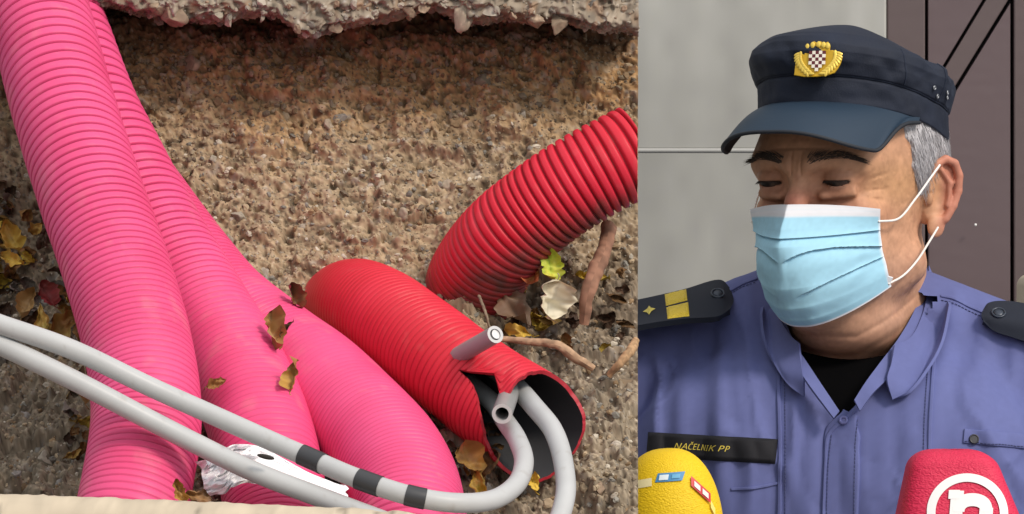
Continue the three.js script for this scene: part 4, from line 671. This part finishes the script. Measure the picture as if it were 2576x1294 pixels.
const vioC = (x, y, z) => { const k = 1 + 0.07 * fbm(x / 30, y / 30, z / 30, 3) + 0.05 * noise(x / 3, y / 3, z / 3); return VIO.map((s) => s * k); };
const shirtColor = (g) => paint(g, vioC);
const apex = mmOf(2118, 1062, 95), vl = mmOf(1980, 830, 60), vr = mmOf(2310, 820, 60);
const inV = (x, y) => y > apex.y && x > lerp(apex.x, vl.x, (y - apex.y) / (vl.y - apex.y)) && x < lerp(apex.x, vr.x, (y - apex.y) / (vr.y - apex.y));
{
  const g = surfaceNets((x, y, z) => { const d = shirtSdf(x, y, z); return y > -170 ? smax(d, 56 - Math.hypot(x - 2, z + 40), 3) : d; }, [-330, -690, -220], [320, -52, 190], 4.4, (x, y, z) => !(z > 0 && inV(x, y)));
  mesh('shirt', place(shirtColor(g)), shirtMat, man);
  // black undershirt in the open collar
  const tee = surfaceNets((x, y, z) => smax(shirtBase(x, y, z) + 9, y + 149 - 0.004 * (x + 2) ** 2, 2), [-110, -330, -10], [110, -120, 140], 3.2); 
  mesh('undershirt', place(tee), std([0.003, 0.003, 0.0035], 1, { specularIntensity: 0.1 }), man);
  const tee2 = surfaceNets((x, y, z) => { const [X, Y, Z] = [x, y, z]; return smax(skinSdf(X, Y, Z) - 3.2, smax(Math.abs(y + 165 - 0.004 * (x + 2) ** 2) - 15, Math.abs(x) - 44, 1), 1.5); }, [-60, -200, -20], [60, -128, 80], 2.6); mesh('undershirt_neckband', place(tee2), std([0.003, 0.003, 0.0035], 1, { specularIntensity: 0.1 }), man);
}
function patch(cols, th = 2.2, n = 24, m = 24, bend) {           // cloth patch from a net of points (rows of mm vectors), with thickness
  const rows = cols.map((c) => new THREE.CatmullRomCurve3(c, false, 'centripetal'));
  const f = (a, b) => new THREE.CatmullRomCurve3(rows.map((r) => r.getPoint(a)), false, 'centripetal').getPoint(b);
  const top = grid(n, m, (a, b) => f(a, b)), N = top.attributes.normal, Pp = top.attributes.position; const w = n + 1, q = [];
  // make the normals face the camera
  let sgn = 0; for (let i = 0; i < N.count; i++) sgn += N.getZ(i); const s = sgn < 0 ? -1 : 1;
  const under = top.clone(); const up = under.attributes.position; for (let i = 0; i < up.count; i++) up.setXYZ(i, Pp.getX(i) - s * N.getX(i) * th, Pp.getY(i) - s * N.getY(i) * th, Pp.getZ(i) - s * N.getZ(i) * th);
  const edge = []; for (let i = 0; i <= n; i++) edge.push(i); for (let j = 1; j <= m; j++) edge.push(j * w + n); for (let i = n - 1; i >= 0; i--) edge.push(m * w + i); for (let j = m - 1; j >= 0; j--) edge.push(j * w);
  const ring = grid(edge.length - 1, 4, (a, b) => { const k = edge[Math.round(a * (edge.length - 1))]; const A = V(Pp.getX(k), Pp.getY(k), Pp.getZ(k)), B = V(up.getX(k), up.getY(k), up.getZ(k)); return A.lerp(B, b); });
  return merge([top, under, ring]);
}
const q3 = (u, v, z) => mmOf(u, v, z), on = (u, v, off) => ray(u, v, off);
const shirtPart = (name, g, label) => mesh(name, place(shirtColor(g)), shirtMat, man, label);
// collar: two folded flaps and the stand inside them
shirtPart('collar_flap', patch([
  [q3(2338, 668, -62), q3(2336, 720, -30), q3(2322, 790, 8), q3(2290, 850, 44), q3(2252, 868, 66)],
  [q3(2352, 700, -50), q3(2352, 760, -14), q3(2340, 840, 26), q3(2300, 900, 62), q3(2243, 915, 78)],
  [q3(2374, 730, -34), q3(2366, 815, 8), q3(2340, 895, 48), q3(2300, 955, 76), q3(2233, 955, 88)],
  [on(2388, 768, 9), on(2368, 860, 11), on(2330, 930, 9), on(2285, 985, 9), on(2246, 1006, 9)]], 2.4, 30, 24));
shirtPart('collar_flap', patch([
  [q3(1952, 690, -50), q3(1950, 745, -20), q3(1962, 800, 10), q3(1985, 840, 34), q3(2008, 862, 52)],
  [q3(1935, 720, -40), q3(1936, 780, -10), q3(1950, 845, 25), q3(1975, 885, 48), q3(2014, 905, 66)],
  [q3(1925, 755, -26), q3(1932, 815, 4), q3(1950, 885, 42), q3(1975, 935, 66), q3(2020, 950, 80)],
  [on(1918, 790, 10), on(1925, 850, 11), on(1948, 915, 9), on(1985, 970, 9), on(2022, 998, 9)]], 2.4, 30, 24));
shirtPart('collar_stand', patch([
  [q3(1958, 690, -70), q3(1972, 800, -2), q3(2003, 868, 40), q3(2048, 938, 74), q3(2112, 1034, 96)],
  [q3(1948, 720, -60), q3(1962, 830, 6), q3(1990, 895, 52), q3(2030, 960, 84), q3(2098, 1052, 100)]], 2.2, 40, 6));
shirtPart('collar_stand', patch([
  [q3(2330, 670, -72), q3(2306, 770, -2), q3(2262, 850, 44), q3(2215, 912, 72), q3(2178, 962, 88), q3(2150, 1006, 98)],
  [q3(2344, 700, -58), q3(2322, 800, 8), q3(2278, 890, 56), q3(2236, 950, 80), q3(2194, 992, 95), q3(2164, 1034, 102)]], 2.2, 50, 6));
// ribbons that lie on the shirt
function ribbon(pts, wd, th, n = 60, m = 4) {          // pts: [u, v] down the middle, width in the same units
  const c = new THREE.CatmullRomCurve3(pts.map(([u, v]) => V(u, v, 0)), false, 'centripetal');
  const at = (b, s) => { const p = c.getPointAt(b), t = c.getTangentAt(b), w = (typeof wd === 'function' ? wd(b) : wd) / 2; return [p.x + t.y * w * s, p.y - t.x * w * s]; };
  return grid(m + 4, n, (a, b) => { const k = a * (m + 4); let s, o; if (k < 1) { s = -1; o = lerp(-1, th * 0.6, k); } else if (k < 2) { s = lerp(-1, -0.9, k - 1); o = lerp(th * 0.6, th, k - 1); } else if (k <= m + 2) { s = lerp(-0.9, 0.9, (k - 2) / m); o = th; } else if (k <= m + 3) { s = lerp(0.9, 1, k - m - 2); o = lerp(th, th * 0.6, k - m - 2); } else { s = 1; o = lerp(th * 0.6, -1, k - m - 3); } const [u, v] = at(b, s), p = ray(u, v); return p.addScaledVector(nrm(p), o); });
}
shirtPart('placket', ribbon([[2140, 1040], [2127, 1072], [2118, 1110], [2118, 1180], [2114, 1290], [2108, 1420]], (b) => lerp(40, 92, sstep(0, 0.16, b)), 2.4, 90, 10));
shirtPart('placket_edge', ribbon([[2186, 962], [2168, 1012], [2132, 1054], [2102, 1078], [2084, 1104], [2078, 1160], [2072, 1290], [2066, 1420]], 10, 3.2, 90));
for (const [n, pts, w, th] of [['yoke_seam', [[1905, 700], [1870, 714], [1835, 732], [1780, 752]], 7, 1.2], ['yoke_seam', [[2368, 745], [2400, 752], [2440, 772], [2490, 792]], 7, 1.2], ['front_pleat', [[1958, 900], [1960, 1000], [1963, 1100], [1962, 1300]], 9, 1.6], ['front_pleat', [[2352, 880], [2346, 980], [2340, 1100], [2338, 1300]], 9, 1.4]]) shirtPart(n, ribbon(pts, w, th, 40));
shirtPart('pocket_flap', ribbon([[2425, 1098], [2480, 1103], [2576, 1112], [2640, 1118]], 36, 1.8, 40, 4)); shirtPart('pocket_edge', ribbon([[1966, 1215], [1962, 1260], [1956, 1330]], 7, 1.5, 30)); shirtPart('pocket_edge', ribbon([[1840, 1232], [1900, 1228], [1966, 1215]], 7, 1.3, 30));
const stitch = (pts) => { const c = new THREE.CatmullRomCurve3(pts, false, 'centripetal'), gs = [], n = Math.round(c.getLength() / 3.2); for (let i = 0; i < n; i++) { const a = c.getPointAt(i / n), d = c.getTangentAt(i / n), g = new THREE.CapsuleGeometry(0.42, 1.7, 3, 6); g.applyQuaternion(new THREE.Quaternion().setFromUnitVectors(V(0, 1, 0), d)); g.translate(a.x, a.y, a.z); gs.push(g); } return mesh('stitching', place(merge(gs)), std(VIO.map((s) => s * 0.55), 0.8), man); };
const line = (pts, off, n = 60) => { const c = new THREE.CatmullRomCurve3(pts.map(([u, v]) => V(u, v, 0)), false, 'centripetal'), o = []; for (let i = 0; i <= n; i++) { const p = c.getPoint(i / n), q = ray(p.x, p.y, 0); o.push(q.addScaledVector(nrm(q), off)); } return o; };
stitch(line([[2160, 1062], [2154, 1120], [2152, 1290], [2148, 1400]], 2.7)); stitch(line([[2094, 1100], [2087, 1160], [2081, 1290], [2076, 1400]], 3.0)); stitch(line([[2430, 1112], [2480, 1117], [2576, 1126], [2640, 1132]], 2.2));
stitch(line([[1898, 712], [1866, 724], [1834, 741], [1780, 762]], 0.5)); stitch(line([[2372, 757], [2400, 764], [2440, 784], [2490, 804]], 0.5)); stitch(line([[1972, 920], [1975, 1000], [1977, 1100], [1976, 1300]], 0.5)); stitch(line([[2338, 900], [2331, 980], [2325, 1100], [2323, 1300]], 0.5));
const dot = (name, u, v, r, mat, th = 1.6) => { const p = ray(u, v), n = nrm(p), g = new THREE.CylinderGeometry(r, r * 1.08, th, 20), h = new THREE.TorusGeometry(r * 0.86, th * 0.4, 8, 20); h.rotateX(Math.PI / 2); h.translate(0, th / 2, 0); const m = merge([g, h]); m.applyQuaternion(new THREE.Quaternion().setFromUnitVectors(V(0, 1, 0), n)); m.translate(p.x + n.x * 2.4, p.y + n.y * 2.4, p.z + n.z * 2.4); return mesh(name, place(m), mat, man); };
dot('button', 2450, 1107, 4, std([0.03, 0.03, 0.035], 0.35)); dot('button', 2124, 1062, 3.2, std([0.16, 0.17, 0.4], 0.4), 3);
// name strip
{
  const W = 326, C = document.createElement('canvas'); C.width = 768; C.height = 160; const x = C.getContext('2d'); x.fillStyle = '#0b0c16'; x.fillRect(0, 0, 768, 160); x.fillStyle = '#d9c34a'; x.font = 'italic 52px sans-serif'; x.textBaseline = 'middle'; x.fillText('NAČELNIK PP', 168, 82, 410);
  const t = new THREE.CanvasTexture(C); t.colorSpace = THREE.SRGBColorSpace;
  const quad = (a, b) => [lerp(lerp(1632, 1958, a), lerp(1627, 1951, a), b), lerp(lerp(1088, 1106, a), lerp(1151, 1168, a), b)];
  const g = grid(40, 10, (a, b) => { const e = a < 0.02 || a > 0.98 || b < 0.05 || b > 0.95, [u, v] = quad(a, b), p = ray(u, v); return { p: p.addScaledVector(nrm(p), e ? 0.6 : 3.4), uv: [a, 1 - b] }; });
  mesh('name_strip', place(g), std(0xffffff, 0.8, { map: t, side: THREE.DoubleSide }), man, 'dark name strip with yellow capital letters');
}
// epaulettes: slabs on the shoulders
function epaulette(net, label) { return mesh('epaulette', place(patch(net, 5, 30, 14)), std([0.0065, 0.011, 0.024], 0.8, { sheen: 0.3, sheenRoughness: 0.5, sheenColor: new THREE.Color(0.12, 0.16, 0.24), side: THREE.DoubleSide }), man, label); }
const netL = [[q3(1500, 772, -48), q3(1609, 753, -50), q3(1720, 728, -50), q3(1812, 704, -48), q3(1838, 726, -36)], [q3(1500, 810, -26), q3(1609, 790, -22), q3(1720, 762, -18), q3(1810, 742, -14), q3(1846, 756, -18)], [q3(1500, 846, 0), q3(1609, 818, 6), q3(1720, 802, 14), q3(1806, 796, 20), q3(1836, 778, 4)]];
const epL = epaulette(netL, 'navy epaulette with two gold bars and a gold star');
const lift = (u, v, v2, o) => { const p = ray(u, v2, 3), q = mmOf(u, v, p.z + o); return q; };
const netR = [[lift(2700, 802, 870, -26), lift(2600, 768, 830, -26), lift(2530, 757, 815, -26), lift(2488, 762, 805, -18), lift(2474, 780, 800, -8)], [lift(2700, 850, 880, 6), lift(2600, 812, 840, 6), lift(2530, 800, 826, 6), lift(2490, 796, 815, 5), lift(2470, 794, 808, 4)], [lift(2700, 905, 905, 6), lift(2600, 866, 866, 6), lift(2545, 848, 848, 6), lift(2500, 832, 832, 6), lift(2476, 810, 812, 6)]];
const epR = epaulette(netR, 'plain navy epaulette with one snap button');
{
  const rowsL = netL.map((c) => new THREE.CatmullRomCurve3(c, false, 'centripetal')), fL = (u, b) => { const pu = (r) => { let a = 0, z = 1; for (let i = 0; i < 24; i++) { const m = (a + z) / 2; const p = r.getPoint(m); const w = V(p.x / 1000 + O.x, p.y / 1000 + O.y, p.z / 1000 + O.z); uOf(w) < u ? a = m : z = m; } return r.getPoint(a); }; return new THREE.CatmullRomCurve3(rowsL.map(pu), false, 'centripetal').getPoint(b); };
  const goldT = noiseTex(64, (x, y) => 0.5 + 0.4 * Math.sin(x * 50) * Math.sin(y * 50) + 0.3 * noise(x * 20, y * 20));
  const gm = std([0.72, 0.52, 0.03], 0.45, { bumpMap: goldT, bumpScale: 0.0006, side: THREE.DoubleSide });
  const up = V(0, 0.75, 0.66);
  const bar = (u0, u1, b0, b1) => { const g = grid(12, 8, (a, b) => { const e = (a < 0.05 || a > 0.95 || b < 0.05 || b > 0.95), j = 1.0 * noise(a * 9, b * 9, u0); return { p: fL(lerp(u0, u1, a) + 3 * (b - 0.5), lerp(b0, b1, b)).addScaledVector(up, e ? 0.2 : 2.0 + 0.5 * j) }; }); mesh('rank_bar', place(g), gm, epL); };
  bar(1674, 1728, 0.03, 0.46); bar(1678, 1733, 0.52, 0.95);
  const c = fL(1633, 0.47), dx = fL(1650, 0.47).sub(fL(1616, 0.47)).multiplyScalar(0.5), dy = fL(1633, 0.3).sub(fL(1633, 0.64)).multiplyScalar(0.5); const st = new THREE.BufferGeometry(), pp = [], top = c.clone().addScaledVector(up, 4); const R = []; for (let i = 0; i < 8; i++) { const a = i * Math.PI / 4, k = i % 2 ? 0.5 : 1; R.push(c.clone().addScaledVector(dx, Math.cos(a) * k * 0.95).addScaledVector(dy, Math.sin(a) * k).addScaledVector(up, 0.8)); } for (let i = 0; i < 8; i++) pp.push(...R[i].toArray(), ...R[(i + 1) % 8].toArray(), ...top.toArray()); st.setAttribute('position', new THREE.Float32BufferAttribute(pp, 3)); st.computeVertexNormals(); mesh('rank_star', place(strip(st)), std([0.8, 0.66, 0.15], 0.4, { side: THREE.DoubleSide }), epL);
  const ringB = (p, par, r) => { const g = new THREE.TorusGeometry(r, 1, 10, 26), h = new THREE.SphereGeometry(r * 0.8, 18, 8); h.scale(1, 1, 0.35); const m = merge([g, h]); m.applyQuaternion(new THREE.Quaternion().setFromUnitVectors(V(0, 0, 1), V(0, 0.75, 0.66).normalize())); m.translate(p.x, p.y, p.z); mesh('snap_button', place(m), std([0.035, 0.045, 0.065], 0.35, { metalness: 0.3 }), par); };
  ringB(fL(1806, 0.5).addScaledVector(up, 1.6), epL, 5.2); ringB(ray(2512, 798, 7).addScaledVector(up, 5), epR, 5.4);
}
{ // trousers and shoes, below the picture
  const tr = surfaceNets((mx, my, mz) => { let [x, y, z] = toTorso(mx - sx0, my, mz + 30); const X = Math.abs(x); let d = ell(x, y, z, 0, -740, 10, 178, 120, 136); d = smin(d, cap(X, y, z, [88, -790, 5], [96, -1180, 8], 92, 68), 30); d = smin(d, cap(X, y, z, [96, -1180, 8], [100, -1610, 0], 68, 58), 20); return d; }, [-240, -1690, -220], [230, -640, 170], 13);
  mesh('trousers', place(tr), std([0.012, 0.014, 0.025], 0.85), man);
  for (const s of [-1, 1]) { const sh = surfaceNets((x, y, z) => smax(smin(ell(x, y, z, 0, -8, 40, 48, 42, 120), cap(x, y, z, [0, 0, -20], [0, 60, -20], 46, 48), 20), -(y + 38), 4), [-64, -50, -110], [64, 120, 180], 8); sh.translate(s * 104 + sx0, -O.y * 1000 + 38, -20); mesh('shoe', place(sh), std([0.01, 0.01, 0.01], 0.4), man); }
}
// ================================================================ MICROPHONES
function micStand(t, top, base) { // handle, pole and foot below the picture
  const h = new THREE.CylinderGeometry(0.014, 0.012, 0.2, 20); const m = mesh('handle', h, std([0.03, 0.03, 0.03], 0.5), t); m.position.set(0, top - 0.1, 0);
  const p = mesh('pole', new THREE.CylinderGeometry(0.009, 0.009, top - 0.2, 16), std([0.05, 0.05, 0.05], 0.4), t); p.position.set(0, (top - 0.2) / 2, 0);
  const f = mesh('foot', new THREE.CylinderGeometry(0.14, 0.15, 0.025, 40), std([0.04, 0.04, 0.04], 0.5), t); f.position.set(0, 0.0125, 0);
}
{
  const foam = noiseTex(256, (x, y) => 0.5 + 0.35 * noise(x * 64, y * 64) + 0.25 * noise(x * 128, y * 128), false, 3);
  // yellow
  const D = 3.74, px = D / F, c = P(1688, 1345, D), base = V(c.x, 0, c.z), t = thing('microphone', 'yellow rounded microphone with small blue and red emblems, in front of the name strip', 'microphone', base);
  const body = (prof, kx, kz) => { const g = new THREE.LatheGeometry(prof.map(([r, y]) => new THREE.Vector2(r, y)), 72); g.scale(kx, 1, kz); return g; };
  const yp = []; for (let i = 0; i <= 40; i++) { const a = i / 40 * Math.PI / 2; yp.push([134 * px * Math.cos(a) ** 0.80 + 0.0002, 217 * px * Math.sin(a) ** 0.92]); } yp.unshift([112 * px, -0.05], [130 * px, -0.02]);
  const yR = (y) => { const s = clamp(y / (217 * px)) ** (1 / 0.92), a = Math.asin(s); return 134 * px * Math.cos(a) ** 0.80; };
  const y0 = c.y, bm = mesh('windscreen', body(yp, 1, 0.92), std([0.87, 0.58, 0.004], 0.62, { bumpMap: foam, bumpScale: 0.0005 }), t); bm.position.y = y0; bm.rotation.z = 0.06;
  const plate = (name, u0, v0, ang, w, h, col, off, mat2, parent = t, sk = 0) => { const g = grid(14, 8, (a, b) => { const X = (a - 0.5) * w, Y = (0.5 - b) * h, uu = u0 + X * Math.cos(ang) + (Y * sk), vv = v0 - Y + X * Math.sin(ang); const y = (1345 - vv) * px, x = (uu - 1688) * px, R = yR(y); const z = Math.sqrt(Math.max(0, 1 - (x / R) ** 2)) * R * 0.92; return { p: V(x * (1 + off / R), y0 + y, z + off) }; }); return mesh(name, g, std(col, 0.5, { side: THREE.DoubleSide }), parent); };
  plate('emblem', 1683, 1196, -0.08, 66, 22, [0.06, 0.25, 0.5], 0.0012, 0, t, 0.35); plate('emblem', 1668, 1197, -0.08, 22, 13, [0.75, 0.85, 0.9], 0.0018, 0, t, 0.2); plate('emblem', 1697, 1194, -0.08, 20, 10, [0.12, 0.4, 0.65], 0.0018, 0, t, 0.2);
  plate('emblem', 1758, 1228, 0.75, 66, 24, [0.62, 0.04, 0.05], 0.0012); plate('emblem', 1748, 1219, 0.75, 20, 13, [0.85, 0.78, 0.72], 0.0018); plate('emblem', 1768, 1238, 0.75, 20, 13, [0.85, 0.78, 0.72], 0.0018); plate('emblem', 1788, 1275, 1.1, 24, 18, [0.85, 0.75, 0.2], 0.0012); plate('emblem', 1622, 1212, -0.2, 34, 20, [0.9, 0.8, 0.45], 0.0012);
  micStand(t, y0 - 0.04);
  // crimson with a white ring and letter
  const D2 = 3.70, p2 = D2 / F, c2 = P(2412, 1420, D2), b2 = V(c2.x, 0, c2.z), t2 = thing('microphone', 'crimson squarish microphone cover with white ring and letter n', 'microphone', b2);
  const half = (v) => { const k = (v - 1122) / 300; return [lerp(0, 1, clamp(k))]; };
  // rounded square cross-section that widens downwards
  const S = 0.075, sec = (s, wx, wz) => { const a = s * 2 * Math.PI, cx = Math.cos(a), sz = Math.sin(a), n = 4.2, r = (Math.abs(cx) ** n + Math.abs(sz) ** n) ** (-1 / n); return [r * cx * wx, r * sz * wz]; };
  const left = (v) => lerp(2282, 2252, clamp((v - 1140) / 180)) - 0.04 * (v - 1300), right = (v) => lerp(2498, 2560, clamp((v - 1140) / 150)) + 0.25 * Math.max(0, v - 1290);
  const g = grid(96, 60, (a, b) => { let v, k = 1; const m = 0.3; if (b < m) { const q = b / m; v = 1128 + 48 * (1 - Math.cos(q * Math.PI / 2)); k = Math.sin(q * Math.PI / 2) ** 0.55; k = lerp(k, 1, 0) * lerp(1, 1, q); } else v = lerp(1176, 1560, (b - m) / (1 - m)); const L = left(v), R = right(v), cx = (L + R) / 2, wx = (R - L) / 2 * p2 * k, [x, z] = sec(a, wx, wx * 0.78); const topTilt = b < m ? (1 - k) * 4 : 0; return { p: V((cx - 2412) * p2 + x, c2.y + (1420 - v) * p2 - topTilt * p2 + 0.0002 * noise(a * 40, b * 40), z) }; });
  mesh('windscreen', g, std([0.66, 0.018, 0.075], 0.6, { side: THREE.DoubleSide, bumpMap: foam, bumpScale: 0.0006 }), t2);
  const face = (u, v, off) => { const L = left(v), R = right(v), cx = (L + R) / 2, wx = (R - L) / 2 * p2, wz = wx * 0.78, x = (u - cx) * p2, n = 4.2, q = clamp(1 - Math.abs(x / wx) ** n) ** (1 / n); return V((u - 2412) * p2, c2.y + (1420 - v) * p2, q * wz + off); };
  const white = std([0.86, 0.86, 0.86], 0.5, { side: THREE.DoubleSide });
  const RC = [2424, 1285], ring = grid(96, 4, (a, b) => { const f = a * 2 * Math.PI, r = lerp(82, 104, b); return { p: face(RC[0] + r * 0.98 * Math.cos(f), RC[1] + r * Math.sin(f) * 0.94, 0.0011) }; }); mesh('white_ring', ring, white, t2);
  const bar = (u0, v0, u1, v1, off = 0.0012) => grid(10, 10, (a, b) => ({ p: face(lerp(u0, u1, a) - 0.1 * (lerp(v0, v1, b) - 1290), lerp(v0, v1, b), off) }));
  const arch = grid(20, 4, (a, b) => { const f = Math.PI * a, r0 = lerp(22, 54, b); return { p: face(2430 + 6 - Math.cos(f) * r0 * 0.92, 1282 - Math.sin(f) ** 0.7 * lerp(14, 46, b), 0.0013) }; });
  mesh('letter', merge([bar(2378, 1230, 2410, 1345), bar(2452, 1272, 2486, 1345), arch, bar(2372, 1228, 2400, 1250, 0.0014)]), white, t2);
  micStand(t2, c2.y - 0.04);
}

renderer.render(scene, camera);
